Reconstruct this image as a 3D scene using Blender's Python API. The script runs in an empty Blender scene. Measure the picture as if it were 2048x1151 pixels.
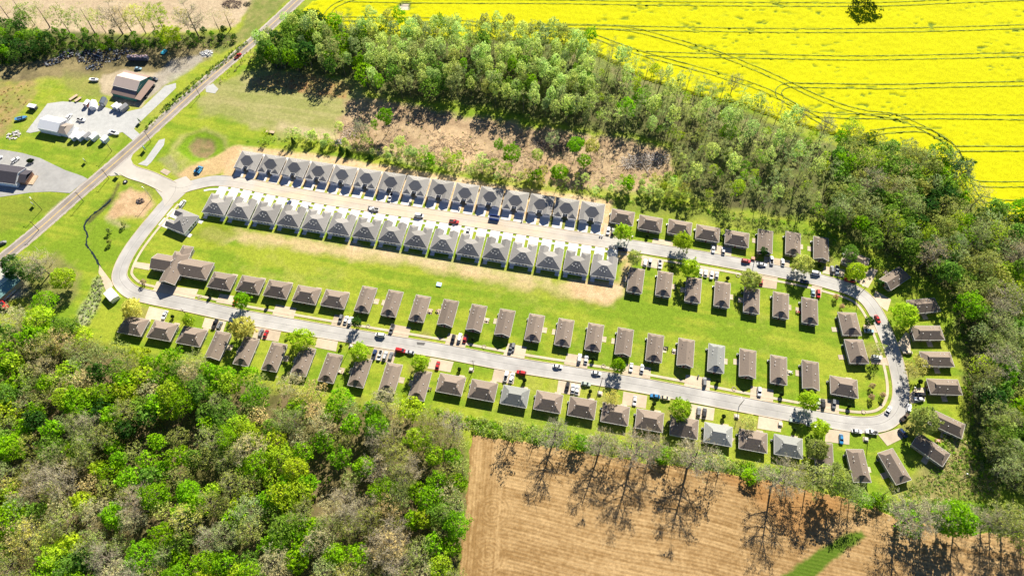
import bpy, math, random
import numpy as np
from mathutils import Vector
random.seed(11)
RG = np.random.default_rng(11)
S = bpy.context.scene
COL = S.collection
# ------------------------------------------------------------------ camera, sky, sun, exposure
PITCH, CAMH, FPX = math.radians(59.5), 300.0, 1365.0
cam = bpy.data.cameras.new('camera'); camo = bpy.data.objects.new('camera', cam); COL.objects.link(camo)
camo.location = (0, 0, CAMH); camo.rotation_euler = (math.pi / 2 - PITCH, 0, 0)
cam.sensor_width = 36; cam.lens = 36 * FPX / 2048; cam.clip_start = 1; cam.clip_end = 6000
S.camera = camo
SUN_EL, SHADOW_AZ = math.radians(35.5), math.radians(20)      # shadows run towards -y, leaning to -x
W = bpy.data.worlds.new('World'); S.world = W; W.use_nodes = True
nt = W.node_tree; sky = nt.nodes.new('ShaderNodeTexSky'); sky.sky_type = 'NISHITA'; sky.sun_disc = False
sky.sun_elevation = SUN_EL; sky.sun_rotation = math.radians(20); sky.air_density = .36; sky.dust_density = .15; sky.ozone_density = 6.0
nt.links.new(sky.outputs[0], nt.nodes['Background'].inputs[0]); nt.nodes['Background'].inputs[1].default_value = 0.085
sl = bpy.data.lights.new('sun', 'SUN'); sl.energy = 5.0; sl.angle = math.radians(.5); sl.color = (1, .93, .80)
so = bpy.data.objects.new('sun', sl); COL.objects.link(so)
SUNV = Vector((math.sin(SHADOW_AZ) * math.cos(SUN_EL), math.cos(SHADOW_AZ) * math.cos(SUN_EL), math.sin(SUN_EL)))
so.rotation_euler = SUNV.to_track_quat('Z', 'Y').to_euler(); so.location = (0, 0, 400)
S.view_settings.view_transform = 'Standard'; S.view_settings.look = 'None'; S.view_settings.gamma = 1
S.view_settings.exposure = 1.2
S.view_settings.use_curve_mapping = False
S.render.engine = 'CYCLES'; S.cycles.max_bounces = 5; S.cycles.diffuse_bounces = 2; S.cycles.transparent_max_bounces = 4

# ------------------------------------------------------------------ place helpers
def g(px, py, z=0.0):
    """Ground point seen at a pixel of the 2048 px wide photograph."""
    u = (px - 1024) / FPX; v = (py - 575.5) / FPX
    dz = -math.sin(PITCH) - v * math.cos(PITCH); t = (CAMH - z) / -dz
    return np.array([u * t, (math.cos(PITCH) - v * math.sin(PITCH)) * t])
ZO = {1: (0, 576), 2: (512, 576), 3: (1024, 576), 4: (1536, 576), 5: (0, 288), 6: (512, 288), 7: (1024, 288), 8: (1536, 288),
      'a': (0, 0), 'b': (512, 0), 'c': (1024, 0), 'd': (1536, 0), 'e': (0, 863), 'f': (512, 863), 'g': (1024, 863), 'h': (1536, 863)}
def zz(k, x, y): return (ZO[k][0] + x / 4, ZO[k][1] + y / 4)
def gz(k, x, y, z=0.0): return g(*zz(k, x, y), z)
def gp(pts): return np.array([g(*p) for p in pts])
def scale_at(y):  # pixels per metre, rough
    return FPX / (y * math.cos(PITCH) + CAMH * math.sin(PITCH))
_NT = {}
def vnoise(x, y, sc, seed=0):
    if seed not in _NT: _NT[seed] = np.random.default_rng(1000 + seed).random((256, 256))
    T = _NT[seed]; X = np.asarray(x) / sc + 4096; Y = np.asarray(y) / sc + 4096
    i = np.floor(X).astype(int); j = np.floor(Y).astype(int); fx = X - i; fy = Y - j
    fx = fx * fx * (3 - 2 * fx); fy = fy * fy * (3 - 2 * fy)
    a = T[i % 256, j % 256]; b = T[(i + 1) % 256, j % 256]; c = T[i % 256, (j + 1) % 256]; d = T[(i + 1) % 256, (j + 1) % 256]
    return (a * (1 - fx) + b * fx) * (1 - fy) + (c * (1 - fx) + d * fx) * fy
def fbm(x, y, sc, seed=0, o=4):
    s = 0; w = 0; a = 1.0
    for k in range(o):
        s = s + a * vnoise(x, y, sc / 2 ** k, seed + k); w += a; a *= .55
    return s / w
def sdf(X, Y, poly):
    d = np.full(X.shape, 1e9); ins = np.zeros(X.shape, bool); n = len(poly)
    for k in range(n):
        ax, ay = poly[k]; bx, by = poly[(k + 1) % n]; ex, ey = bx - ax, by - ay
        wx, wy = X - ax, Y - ay; t = np.clip((wx * ex + wy * ey) / (ex * ex + ey * ey + 1e-9), 0, 1)
        d = np.minimum(d, (wx - t * ex) ** 2 + (wy - t * ey) ** 2)
        c = ((ay <= Y) & (by > Y)) | ((by <= Y) & (ay > Y))
        with np.errstate(divide='ignore', invalid='ignore'):
            xi = ax + (Y - ay) / (by - ay if by != ay else 1e-9) * ex
        ins ^= c & (X < xi)
    d = np.sqrt(d); return np.where(ins, -d, d)
def inside(p, poly): return bool(sdf(np.array([p[0]]), np.array([p[1]]), poly)[0] < 0)

# ------------------------------------------------------------------ materials
MATS = {}
def mat(name, col, rough=.8, var=.15, scale=3.0, bump=0.0, col2=None, metal=0.0, spec=.3, stretch=None, attr=None, objcol=False, fine=None, rnd=0):
    if name in MATS: return MATS[name]
    m = bpy.data.materials.new(name); m.use_nodes = True; n = m.node_tree; N = n.nodes; L = n.links
    b = N['Principled BSDF']; b.inputs['Roughness'].default_value = rough; b.inputs['Metallic'].default_value = metal
    b.inputs['Specular IOR Level'].default_value = spec
    tc = N.new('ShaderNodeTexCoord'); src = tc.outputs['Object']
    if stretch:
        mp = N.new('ShaderNodeMapping'); mp.inputs['Scale'].default_value = stretch[:3]
        if len(stretch) > 3: mp.inputs['Rotation'].default_value = (0, 0, stretch[3])
        L.new(src, mp.inputs[0]); src = mp.outputs[0]
    no = N.new('ShaderNodeTexNoise'); no.inputs['Scale'].default_value = scale; no.inputs['Detail'].default_value = 6; no.inputs['Roughness'].default_value = .65
    L.new(src, no.inputs['Vector'])
    mr = N.new('ShaderNodeMapRange'); mr.inputs[1].default_value = .25; mr.inputs[2].default_value = .75
    mr.inputs[3].default_value = 1 - var; mr.inputs[4].default_value = 1 + var; L.new(no.outputs[0], mr.inputs[0])
    fac = mr.outputs[0]
    if fine:
        n2 = N.new('ShaderNodeTexNoise'); n2.inputs['Scale'].default_value = fine[0]; n2.inputs['Detail'].default_value = 3; L.new(src, n2.inputs['Vector'])
        m2 = N.new('ShaderNodeMapRange'); m2.inputs[1].default_value = .3; m2.inputs[2].default_value = .7; m2.inputs[3].default_value = 1 - fine[1]; m2.inputs[4].default_value = 1 + fine[1]
        L.new(n2.outputs[0], m2.inputs[0]); mm = N.new('ShaderNodeMath'); mm.operation = 'MULTIPLY'; L.new(fac, mm.inputs[0]); L.new(m2.outputs[0], mm.inputs[1]); fac = mm.outputs[0]
    if rnd:
        oj = N.new('ShaderNodeObjectInfo'); m4 = N.new('ShaderNodeMapRange'); m4.inputs[3].default_value = 1 - rnd; m4.inputs[4].default_value = 1 + rnd; L.new(oj.outputs['Random'], m4.inputs[0])
        m5 = N.new('ShaderNodeMath'); m5.operation = 'MULTIPLY'; L.new(fac, m5.inputs[0]); L.new(m4.outputs[0], m5.inputs[1]); fac = m5.outputs[0]
    mx = N.new('ShaderNodeVectorMath'); mx.operation = 'SCALE'; L.new(fac, mx.inputs['Scale'])
    if attr:
        at = N.new('ShaderNodeAttribute'); at.attribute_name = attr; c = at.outputs['Color']
    elif objcol:
        oi = N.new('ShaderNodeObjectInfo'); c = oi.outputs['Color']
    elif col2:
        mc = N.new('ShaderNodeMix'); mc.data_type = 'RGBA'; mc.inputs[6].default_value = (*col, 1); mc.inputs[7].default_value = (*col2, 1)
        n3 = N.new('ShaderNodeTexNoise'); n3.inputs['Scale'].default_value = scale * .23; n3.inputs['Detail'].default_value = 4; L.new(src, n3.inputs['Vector'])
        L.new(n3.outputs[0], mc.inputs[0]); c = mc.outputs[2]
    else:
        rgb = N.new('ShaderNodeRGB'); rgb.outputs[0].default_value = (*col, 1); c = rgb.outputs[0]
    L.new(c, mx.inputs[0]); L.new(mx.outputs[0], b.inputs['Base Color'])
    if bump:
        bp = N.new('ShaderNodeBump'); bp.inputs['Strength'].default_value = bump; bp.inputs['Distance'].default_value = .3
        L.new(no.outputs[0], bp.inputs['Height']); L.new(bp.outputs[0], b.inputs['Normal'])
    MATS[name] = m; return m
def leafmat(name, trans=.5):
    m = bpy.data.materials.new(name); m.use_nodes = True; n = m.node_tree; N = n.nodes; L = n.links
    N.remove(N['Principled BSDF'])
    oi = N.new('ShaderNodeObjectInfo'); at = N.new('ShaderNodeAttribute'); at.attribute_name = 'Col'
    mu = N.new('ShaderNodeVectorMath'); mu.operation = 'MULTIPLY'; L.new(oi.outputs['Color'], mu.inputs[0]); L.new(at.outputs['Color'], mu.inputs[1])
    df = N.new('ShaderNodeBsdfDiffuse'); tr = N.new('ShaderNodeBsdfTranslucent'); mi = N.new('ShaderNodeMixShader'); mi.inputs[0].default_value = trans
    L.new(mu.outputs[0], df.inputs[0]); L.new(mu.outputs[0], tr.inputs[0]); L.new(df.outputs[0], mi.inputs[1]); L.new(tr.outputs[0], mi.inputs[2])
    L.new(mi.outputs[0], N['Material Output'].inputs[0]); MATS[name] = m; return m
LEAF = leafmat('leaf')
BARK = mat('bark', (.16, .13, .10), .9, .3, 4)
TWIG = mat('twig', (.44, .385, .27), .9, .25, 2)
GROUND = mat('ground_cover', (1, 1, 1), .95, .24, .5, .3, attr='Col', spec=.1, fine=(2.2, .30))
CROP = mat('flowering_crop', (1, 1, 1), .9, .10, .5, .35, attr='Col', spec=.05, fine=(1.9, .26))
SOIL = mat('tilled_soil', (1, 1, 1), .95, .14, .8, .3, attr='Col', spec=.05, fine=(2.2, .18))
ROADM = mat('road_surface', (1, 1, 1), .85, .06, .35, attr='Col', spec=.2, fine=(.09, .10))
ASPH = mat('asphalt', (.27, .27, .262), .9, .12, .5, col2=(.34, .33, .31), fine=(.12, .12))
CONC_T = mat('concrete_tan', (.43, .345, .245), .85, .12, .7, col2=(.51, .42, .31), fine=(.15, .10), rnd=.12)
CONC_W = mat('concrete_new', (.57, .555, .52), .8, .06, .6, col2=(.64, .62, .58))
KERB = mat('kerb_concrete', (.50, .41, .29), .85, .12, .8)
GRAVEL = mat('gravel', (.34, .345, .335), .95, .14, .4, .1, col2=(.44, .44, .42), fine=(2.5, .12))
SEAM = mat('tar_seam', (.10, .095, .09), .8, .2, 1)
YEL = mat('yellow_paint', (.72, .50, .12), .7, .12, 1.5)
WHP = mat('white_road_paint', (.72, .70, .66), .7, .12, 1.5)
SH_G = mat('shingle_grey', (.225, .215, .20), .9, .10, 1.2, .2, stretch=(1, 1, 1), fine=(6, .14), rnd=.13)
SH_B = mat('shingle_brown', (.20, .158, .124), .9, .12, 1.2, .2, fine=(6, .16), rnd=.13)
SH_S = mat('shingle_silver', (.24, .245, .225), .9, .10, 1.2, .2, fine=(6, .14), rnd=.13)
SH_D = mat('shingle_dark', (.06, .055, .065), .9, .15, 1.2, .2, fine=(6, .16))
SID_W = mat('siding_white', (.78, .78, .76), .7, .04, 1)
SID_T = mat('siding_tan', (.36, .33, .27), .8, .06, 1)
BRICK = mat('brick_wall', (.30, .17, .11), .9, .2, 3)
TRIM = mat('trim_white', (.72, .71, .68), .6, .03, 1)
GLASS = mat('window_glass', (.03, .035, .045), .15, .05, 1, spec=.5)
DOORM = mat('door_paint', (.20, .06, .045), .6, .05, 1)
GARD = mat('garage_door_white', (.70, .70, .69), .6, .03, 1)
VENT = mat('vent_white', (.8, .8, .78), .5, .02, 1)
PAINT = mat('car_paint', (1, 1, 1), .32, .02, 1, objcol=True, spec=.5)
RUBBER = mat('rubber', (.02, .02, .02), .8, .1, 2)
OBJM = mat('painted_metal', (1, 1, 1), .55, .06, 1.5, objcol=True, spec=.4)
OBJR = mat('rough_painted', (1, 1, 1), .85, .12, 1.5, objcol=True, spec=.2)
WOODP = mat('pole_wood', (.10, .075, .055), .9, .2, 3)
STEEL = mat('galvanised_steel', (.45, .46, .47), .45, .05, 2, metal=.6)
WATER = mat('creek_water', (.02, .03, .03), .08, .05, 1, spec=.6)
WOODL = mat('pale_timber', (.48, .36, .24), .9, .2, 2)
BRUSH = mat('dead_wood', (.36, .32, .28), .9, .25, 2)
BURNT = mat('burnt_debris', (.06, .045, .045), .95, .3, 2)

# ------------------------------------------------------------------ mesh helpers
class MB:
    def __init__(s): s.v = []; s.f = []; s.m = []; s.st = []
    def face(s, pts, mi=0):
        k = len(s.v); s.st.append((k, len(s.f))); s.v += [tuple(p) for p in pts]; s.f.append(tuple(range(k, k + len(pts)))); s.m.append(mi)
    def box(s, x0, x1, y0, y1, z0, z1, mi=0):
        k = len(s.v); s.st.append((k, len(s.f)))
        s.v += [(x0, y0, z0), (x1, y0, z0), (x1, y1, z0), (x0, y1, z0), (x0, y0, z1), (x1, y0, z1), (x1, y1, z1), (x0, y1, z1)]
        for f in ((0, 3, 2, 1), (4, 5, 6, 7), (0, 1, 5, 4), (1, 2, 6, 5), (2, 3, 7, 6), (3, 0, 4, 7)): s.f.append(tuple(k + i for i in f)); s.m.append(mi)
    def loft(s, secs, mi=0):   # list of rings of equal length
        k = len(s.v); n = len(secs[0]); s.st.append((k, len(s.f)))
        for r in secs: s.v += [tuple(p) for p in r]
        for i in range(len(secs) - 1):
            for j in range(n):
                a = k + i * n + j; b = k + i * n + (j + 1) % n; s.f.append((a, b, b + n, a + n)); s.m.append(mi)
        s.f.append(tuple(k + j for j in range(n))[::-1]); s.m.append(mi)
        s.f.append(tuple(k + (len(secs) - 1) * n + j for j in range(n))); s.m.append(mi)
    def tube(s, p0, p1, r0, r1, n=6, mi=0):
        p0 = Vector(p0); p1 = Vector(p1); d = (p1 - p0).normalized(); a = d.orthogonal().normalized(); b = d.cross(a)
        s.loft([[p + (a * math.cos(t) + b * math.sin(t)) * r for t in [2 * math.pi * i / n for i in range(n)]] for p, r in ((p0, r0), (p1, r1))], mi)
    def beam(s, p0, p1, w, h, mi=0):
        p0 = Vector(p0); p1 = Vector(p1); d = (p1 - p0).normalized(); a = d.cross(Vector((0, 0, 1)));
        a = (a.normalized() if a.length > 1e-4 else Vector((1, 0, 0))) * w / 2; b = d.cross(a).normalized() * h / 2
        s.loft([[p - a - b, p + a - b, p + a + b, p - a + b] for p in (p0, p1)], mi)
    def each(s):
        """The separate pieces, one MB each."""
        out = []; st = s.st + [(len(s.v), len(s.f))]
        for (v0, f0), (v1, f1) in zip(st, st[1:]):
            b = MB(); b.v = s.v[v0:v1]; b.f = [tuple(i - v0 for i in f) for f in s.f[f0:f1]]; b.m = s.m[f0:f1]; out.append(b)
        return out
    def mesh(s, name, mats):
        me = bpy.data.meshes.new(name); me.from_pydata(s.v, [], s.f)
        for m in (mats if isinstance(mats, (list, tuple)) else [mats]): me.materials.append(m)
        if any(s.m): me.polygons.foreach_set('material_index', s.m)
        me.update(); return me
def npmesh(name, V, F, mats, col=None, mi=None, smooth=False):
    V = np.asarray(V, np.float32); F = np.asarray(F, np.int32); n = F.shape[1]
    me = bpy.data.meshes.new(name); me.vertices.add(len(V)); me.vertices.foreach_set('co', V.ravel())
    me.loops.add(F.size); me.loops.foreach_set('vertex_index', F.ravel()); me.polygons.add(len(F))
    me.polygons.foreach_set('loop_start', np.arange(len(F), dtype=np.int32) * n)
    if mi is not None: me.polygons.foreach_set('material_index', np.asarray(mi, np.int32))
    if smooth: me.polygons.foreach_set('use_smooth', np.ones(len(F), bool))
    for m in (mats if isinstance(mats, (list, tuple)) else [mats]): me.materials.append(m)
    if col is not None:
        a = me.color_attributes.new('Col', 'FLOAT_COLOR', 'POINT'); c = np.ones((len(V), 4), np.float32); c[:, :3] = col; a.data.foreach_set('color', c.ravel())
    me.update(calc_edges=True); me.validate(); return me
def ob(name, me, parent=None, loc=(0, 0, 0), rz=0.0, color=None):
    o = bpy.data.objects.new(name, me); COL.objects.link(o); o.location = loc; o.rotation_euler = (0, 0, rz)
    if parent is not None: o.parent = parent
    if color is not None: o.color = (*color, 1)
    return o
def pieces(name, b, m, parent, color=None):
    for x in b.each(): ob(name, x.mesh(name, m), parent, color=color)
def tag(o, label, cat, group=None):
    o['label'] = label; o['category'] = cat
    if group: o['group'] = group
    return o
def struct(name, me, **k): o = ob(name, me, **k); o['kind'] = 'structure'; return o
def stuff(name, me, label=None, **k):
    o = ob(name, me, **k); o['kind'] = 'stuff'
    if label: o['label'] = label
    return o
ORD = ['', 'first', 'second', 'third', 'fourth', 'fifth', 'sixth', 'seventh', 'eighth', 'ninth', 'tenth', 'eleventh', 'twelfth', 'thirteenth', 'fourteenth', 'fifteenth', 'sixteenth', 'seventeenth', 'eighteenth', 'nineteenth', 'twentieth']

# ------------------------------------------------------------------ ground sheet
GRASS = (.195, .30, .020); GRASS2 = (.32, .375, .035); DRY = (.46, .37, .16); DIRT = (.58, .39, .19); CLEAR = (.38, .265, .155); WOODF = (.085, .075, .035)
st = 1.0
gx = np.arange(-392, 393, st); gy = np.arange(24, 446, st); X, Y = np.meshgrid(gx, gy, indexing='ij')
n1 = fbm(X, Y, 22, 1); n2 = fbm(X, Y, 6, 7); n3 = fbm(X, Y, 60, 13)
th = math.radians(-12); U = X * math.cos(th) + Y * math.sin(th); V_ = -X * math.sin(th) + Y * math.cos(th)
streak = fbm(U * .08, V_, 2.6, 21, 3)
C = np.empty(X.shape + (3,))
k = np.clip((n1 - .5) * 2.4 + (n2 - .5) * 2.0 + (streak - .5) * 2.6 + .5, 0, 1)[..., None]
C[:] = np.array(GRASS) * (1 - k) + np.array(GRASS2) * k
k = np.clip((n3 - .52) * 3 + (fbm(X, Y, 4, 25) - .5) * 1.5, 0, .7)[..., None]; C[:] = C * (1 - k) + np.array((.37, .38, .075)) * k
Zg = (fbm(X, Y, 14, 31) - 1.0) * .10
def paint(pts, col, soft=2.0, wob=2.5, op=1.0, col2=None, vs=5.0, px=True, seed=40, mottle=0.0, dz=0.0, streaky=0.0):
    P = gp(pts) if px else np.array(pts)
    x0, y0 = P.min(0) - 8; x1, y1 = P.max(0) + 8
    i0, i1 = np.searchsorted(gx, [x0, x1]); j0, j1 = np.searchsorted(gy, [y0, y1])
    if i1 <= i0 or j1 <= j0: return
    xs, ys = X[i0:i1, j0:j1], Y[i0:i1, j0:j1]
    d = sdf(xs, ys, P) + (fbm(xs, ys, 7, seed) - .5) * 2 * wob
    a = np.clip(.5 - d / max(soft, .01), 0, 1) * op
    if mottle: a = a * np.clip((fbm(xs, ys, vs, seed + 3) - .5) * 4 * mottle + 1 - mottle * .5, 0, 1)
    c = np.array(col)
    if col2 is not None:
        t = np.clip((fbm(xs, ys, vs, seed + 9) - .5) * 2.6 + .5, 0, 1)
        if streaky: t = np.clip(t * (1 - streaky) + streaky * np.clip((streak[i0:i1, j0:j1] - .5) * 4 + .5, 0, 1), 0, 1)
        c = c * (1 - t[..., None]) + np.array(col2) * t[..., None]
    C[i0:i1, j0:j1] = C[i0:i1, j0:j1] * (1 - a[..., None]) + c * a[..., None]
    if dz: Zg[i0:i1, j0:j1] += dz * np.clip(.5 - d / 3.0, 0, 1)
# far pasture beyond the north-west trees, verge and yards of the roadside lots
paint([(-60, -60), (560, -60), (470, 55), (380, 62), (250, 70), (120, 66), (-60, 50)], (.47, .36, .235), 3, 3, 1, (.56, .45, .30), 8, streaky=.3)
paint([(520, -60), (600, -20), (500, 75), (440, 110), (415, 105), (480, 60)], (.17, .22, .05), 3, 2, .9, (.3, .28, .1), 4)
paint([(-40, 170), (40, 150), (75, 165), (60, 200), (30, 235), (10, 270), (-40, 290)], (.26, .24, .08), 4, 3, .9, (.42, .28, .13), 4, mottle=.3)
paint([(-40, 120), (60, 110), (200, 95), (330, 80), (430, 80), (420, 120), (340, 150), (220, 165), (140, 150), (60, 160), (-40, 165)], (.16, .13, .07), 4, 4, .95, (.30, .24, .12), 5)
paint([(130, 140), (220, 150), (240, 190), (180, 195), (130, 175)], (.30, .27, .10), 4, 3, .6, (.20, .23, .06), 6)
paint([(205, 150), (250, 140), (330, 150), (335, 165), (290, 200), (283, 215), (235, 205), (205, 185), (195, 165)], (.52, .43, .29), 2, 1.5, 1, (.44, .36, .24), 5)
paint([(225, 172), (300, 160), (345, 120), (400, 108), (410, 120), (350, 160), (290, 200)], (.46, .42, .36), 3, 2, .8, (.36, .32, .26), 5)
paint([(400, 104), (424, 100), (424, 112), (402, 116)], (.62, .60, .56), 2, 1, .8)
paint([(415, 190), (428, 185), (500, 205), (490, 220), (440, 205)], (.58, .40, .22), 3, 2, .95, (.52, .40, .24), 4)
# meadow north of the pond
paint([(405, 180), (530, 130), (620, 145), (720, 165), (760, 235), (720, 275), (560, 275), (470, 240), (400, 230)], (.27, .29, .08), 5, 5, .9, (.40, .36, .16), 9, streaky=.45)
paint([(505, 160), (560, 145), (640, 150), (700, 172), (690, 195), (600, 185), (505, 175)], (.42, .22, .10), 3, 3, .9, (.33, .25, .10), 4, mottle=.4)
paint([(560, 245), (660, 262), (780, 290), (860, 330), (850, 335), (660, 285), (555, 258)], (.55, .44, .27), 4, 2, .8)
paint([(690, 205), (760, 195), (840, 215), (960, 235), (1050, 250), (1180, 270), (1262, 276), (1340, 300), (1350, 345), (1300, 385), (1170, 375), (1060, 365), (960, 345), (860, 325), (740, 300), (670, 285), (680, 245)], CLEAR, 5, 5, 1, (.50, .37, .22), 4)
paint([(850, 255), (930, 255), (975, 300), (930, 335), (880, 330)], (.66, .47, .27), 4, 4, .8, (.55, .40, .24), 3)
paint([(1085, 310), (1140, 320), (1150, 360), (1095, 370)], (.55, .37, .20), 3, 3, .7)
# woods floors
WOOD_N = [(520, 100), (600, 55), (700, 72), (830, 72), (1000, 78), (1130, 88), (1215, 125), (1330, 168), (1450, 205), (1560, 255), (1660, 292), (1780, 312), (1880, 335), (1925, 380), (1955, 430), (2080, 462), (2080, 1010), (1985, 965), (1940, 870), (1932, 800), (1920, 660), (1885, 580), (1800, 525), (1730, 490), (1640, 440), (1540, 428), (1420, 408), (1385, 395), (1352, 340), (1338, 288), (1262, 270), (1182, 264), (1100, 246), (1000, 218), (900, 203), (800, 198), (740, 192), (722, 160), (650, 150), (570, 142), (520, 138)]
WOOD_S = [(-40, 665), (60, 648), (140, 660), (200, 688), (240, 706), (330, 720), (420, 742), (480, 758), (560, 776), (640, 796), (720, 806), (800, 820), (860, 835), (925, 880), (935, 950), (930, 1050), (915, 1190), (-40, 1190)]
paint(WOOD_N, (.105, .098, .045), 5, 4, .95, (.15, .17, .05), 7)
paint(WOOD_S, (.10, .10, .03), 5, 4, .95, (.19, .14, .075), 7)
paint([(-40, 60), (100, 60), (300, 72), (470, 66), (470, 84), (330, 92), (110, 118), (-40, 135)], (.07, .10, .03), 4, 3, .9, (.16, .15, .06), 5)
paint([(1150, 100), (1330, 170), (1560, 262), (1700, 305), (1690, 330), (1540, 300), (1300, 200), (1140, 130)], (.20, .25, .06), 4, 4, .8, (.26, .24, .11), 6)
paint([(1185, 392), (1330, 405), (1540, 440), (1700, 492), (1690, 510), (1560, 468), (1470, 452), (1220, 418)], (.16, .22, .03), 4, 3, .8, (.24, .27, .05), 5)
paint([(1890, 850), (1945, 880), (2000, 990), (1880, 1010), (1800, 985), (1850, 930), (1900, 900)], (.20, .20, .06), 4, 3, .9, (.34, .27, .13), 5)
paint([(1915, 850), (1935, 845), (1900, 930), (1880, 945)], (.50, .40, .24), 2, 2, .5)
# strip behind the southern duplex row
paint([(370, 470), (440, 448), (560, 480), (700, 505), (900, 540), (1060, 566), (1235, 598), (1250, 560), (1252, 520), (1240, 605), (1180, 608), (1010, 568), (820, 535), (640, 505), (480, 478)], (.30, .27, .06), 4, 3, .7, (.20, .24, .025), 6, streaky=.5)
paint([(400, 455), (560, 470), (700, 492), (900, 528), (1080, 560), (1240, 590), (1225, 606), (1040, 572), (860, 540), (660, 508), (520, 488), (420, 478)], (.60, .45, .23), 4, 4, 1, (.44, .40, .15), 5, streaky=.5)
paint([(700, 486), (900, 522), (1100, 556), (1100, 566), (900, 535), (700, 500)], (.62, .48, .28), 4, 2, .85)
paint([(1140, 560), (1240, 565), (1252, 520), (1236, 520), (1232, 470), (1255, 470), (1262, 520), (1248, 590), (1215, 606), (1150, 592)], (.60, .41, .22), 3, 2, .95, (.66, .50, .30), 4)
paint([(390, 450), (440, 440), (480, 470), (420, 490)], (.20, .27, .01), 3, 3, .7)
# yard of the northern duplex row
paint([(440, 300), (478, 290), (600, 305), (740, 325), (900, 352), (1060, 378), (1225, 400), (1215, 475), (1060, 445), (900, 415), (740, 390), (600, 372), (450, 350)], (.60, .42, .22), 2.5, 1.5, 1, (.68, .51, .30), 4)
paint([(1085, 428), (1195, 445), (1190, 470), (1075, 450)], (.17, .24, .02), 2, 1, .8)
# pond basin and entrance lots
paint([(335, 310), (360, 270), (410, 255), (450, 272), (462, 305), (430, 335), (370, 345)], (.40, .39, .13), 3, 1.5, .9, (.30, .34, .06), 5)
paint([(352, 300), (372, 272), (410, 262), (445, 278), (450, 302), (420, 322), (380, 322)], (.19, .33, .012), 2, 1, .95, (.16, .27, .015), 4, dz=-.6)
paint([(372, 292), (390, 274), (428, 280), (432, 302), (412, 316), (386, 310)], (.31, .215, .11), 2.5, 2, .95, (.20, .19, .07), 3, dz=-.5)
paint([(318, 318), (340, 310), (372, 350), (360, 362)], (.40, .34, .20), 2, 1.5, .7, (.30, .30, .12), 3)
paint([(352, 350), (385, 330), (450, 300), (470, 290), (478, 300), (440, 345), (375, 362)], (.58, .40, .21), 2.5, 2, .9)
paint([(220, 420), (238, 385), (262, 376), (300, 392), (308, 408), (290, 438), (250, 432), (228, 440), (215, 436)], (.60, .42, .24), 3, 3, 1, (.48, .32, .17), 4)
paint([(210, 432), (236, 440), (258, 452), (240, 455), (214, 445)], (.42, .36, .19), 3, 2, .8)
paint([(230, 348), (275, 352), (320, 392), (315, 398), (262, 362)], (.19, .22, .05), 2, 1, .5)
paint([(170, 440), (190, 425), (220, 395), (235, 365), (240, 368), (226, 402), (195, 432), (176, 450)], (.10, .085, .04), 1.5, 1, .8, dz=-.3)
paint([(160, 620), (178, 590), (188, 560), (204, 548), (208, 570), (200, 605), (178, 650), (150, 655)], (.28, .34, .16), 3, 2, .9, (.42, .40, .27), 3)
paint([(-20, 530), (25, 530), (55, 555), (60, 585), (20, 600), (-20, 590)], (.55, .53, .49), 3, 2, .9)
paint([(30, 540), (110, 505), (165, 545), (160, 590), (110, 625), (60, 620), (40, 590)], (.16, .17, .05), 4, 3, .8, (.30, .25, .11), 5)
paint([(-30, 395), (120, 390), (130, 402), (60, 440), (-30, 480)], (.19, .24, .03), 3, 1, .6)
paint([(84, 440), (120, 402), (132, 392), (128, 404), (95, 440)], (.40, .36, .26), 1.5, 1, .8)
# dry rings under yard trees and soil beside lawns
for (a, b, r) in [(1234, 742, 5), (1222, 806, 5), (1354, 826, 6), (1492, 852, 6), (275, 628, 6), (494, 665, 6), (609, 690, 5), (724, 714, 5), (843, 735, 6), (1817, 742, 6), (1746, 705, 6), (1831, 850, 7), (848, 690, 3), (850, 672, 3), (1650, 520, 4)]:
    c = g(a, b); paint([(c[0] + r * math.cos(t), c[1] + r * .8 * math.sin(t)) for t in np.linspace(0, 6.28, 10)[:-1]], (.30, .25, .09), 3, 1.5, .65, px=False)
keep = np.abs(X) < 212 + (Y - 40) * .385 + 26
idx = -np.ones(X.shape, int); cell = keep[:-1, :-1] & keep[1:, :-1] & keep[:-1, 1:] & keep[1:, 1:]
use = np.zeros(X.shape, bool); use[:-1, :-1] |= cell; use[1:, :-1] |= cell; use[:-1, 1:] |= cell; use[1:, 1:] |= cell
idx[use] = np.arange(use.sum())
Fq = np.stack([idx[:-1, :-1][cell], idx[1:, :-1][cell], idx[1:, 1:][cell], idx[:-1, 1:][cell]], 1)
C *= .78
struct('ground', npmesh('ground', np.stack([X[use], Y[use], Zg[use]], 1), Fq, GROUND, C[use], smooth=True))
m = MB(); m.face([(-3000, -2500, -1.6), (3000, -2500, -1.6), (3000, 4000, -1.6), (-3000, 4000, -1.6)])
struct('countryside', m.mesh('countryside', mat('far_grass', (.15, .19, .035), .95, .3, .02, col2=(.30, .27, .10))))

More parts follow.
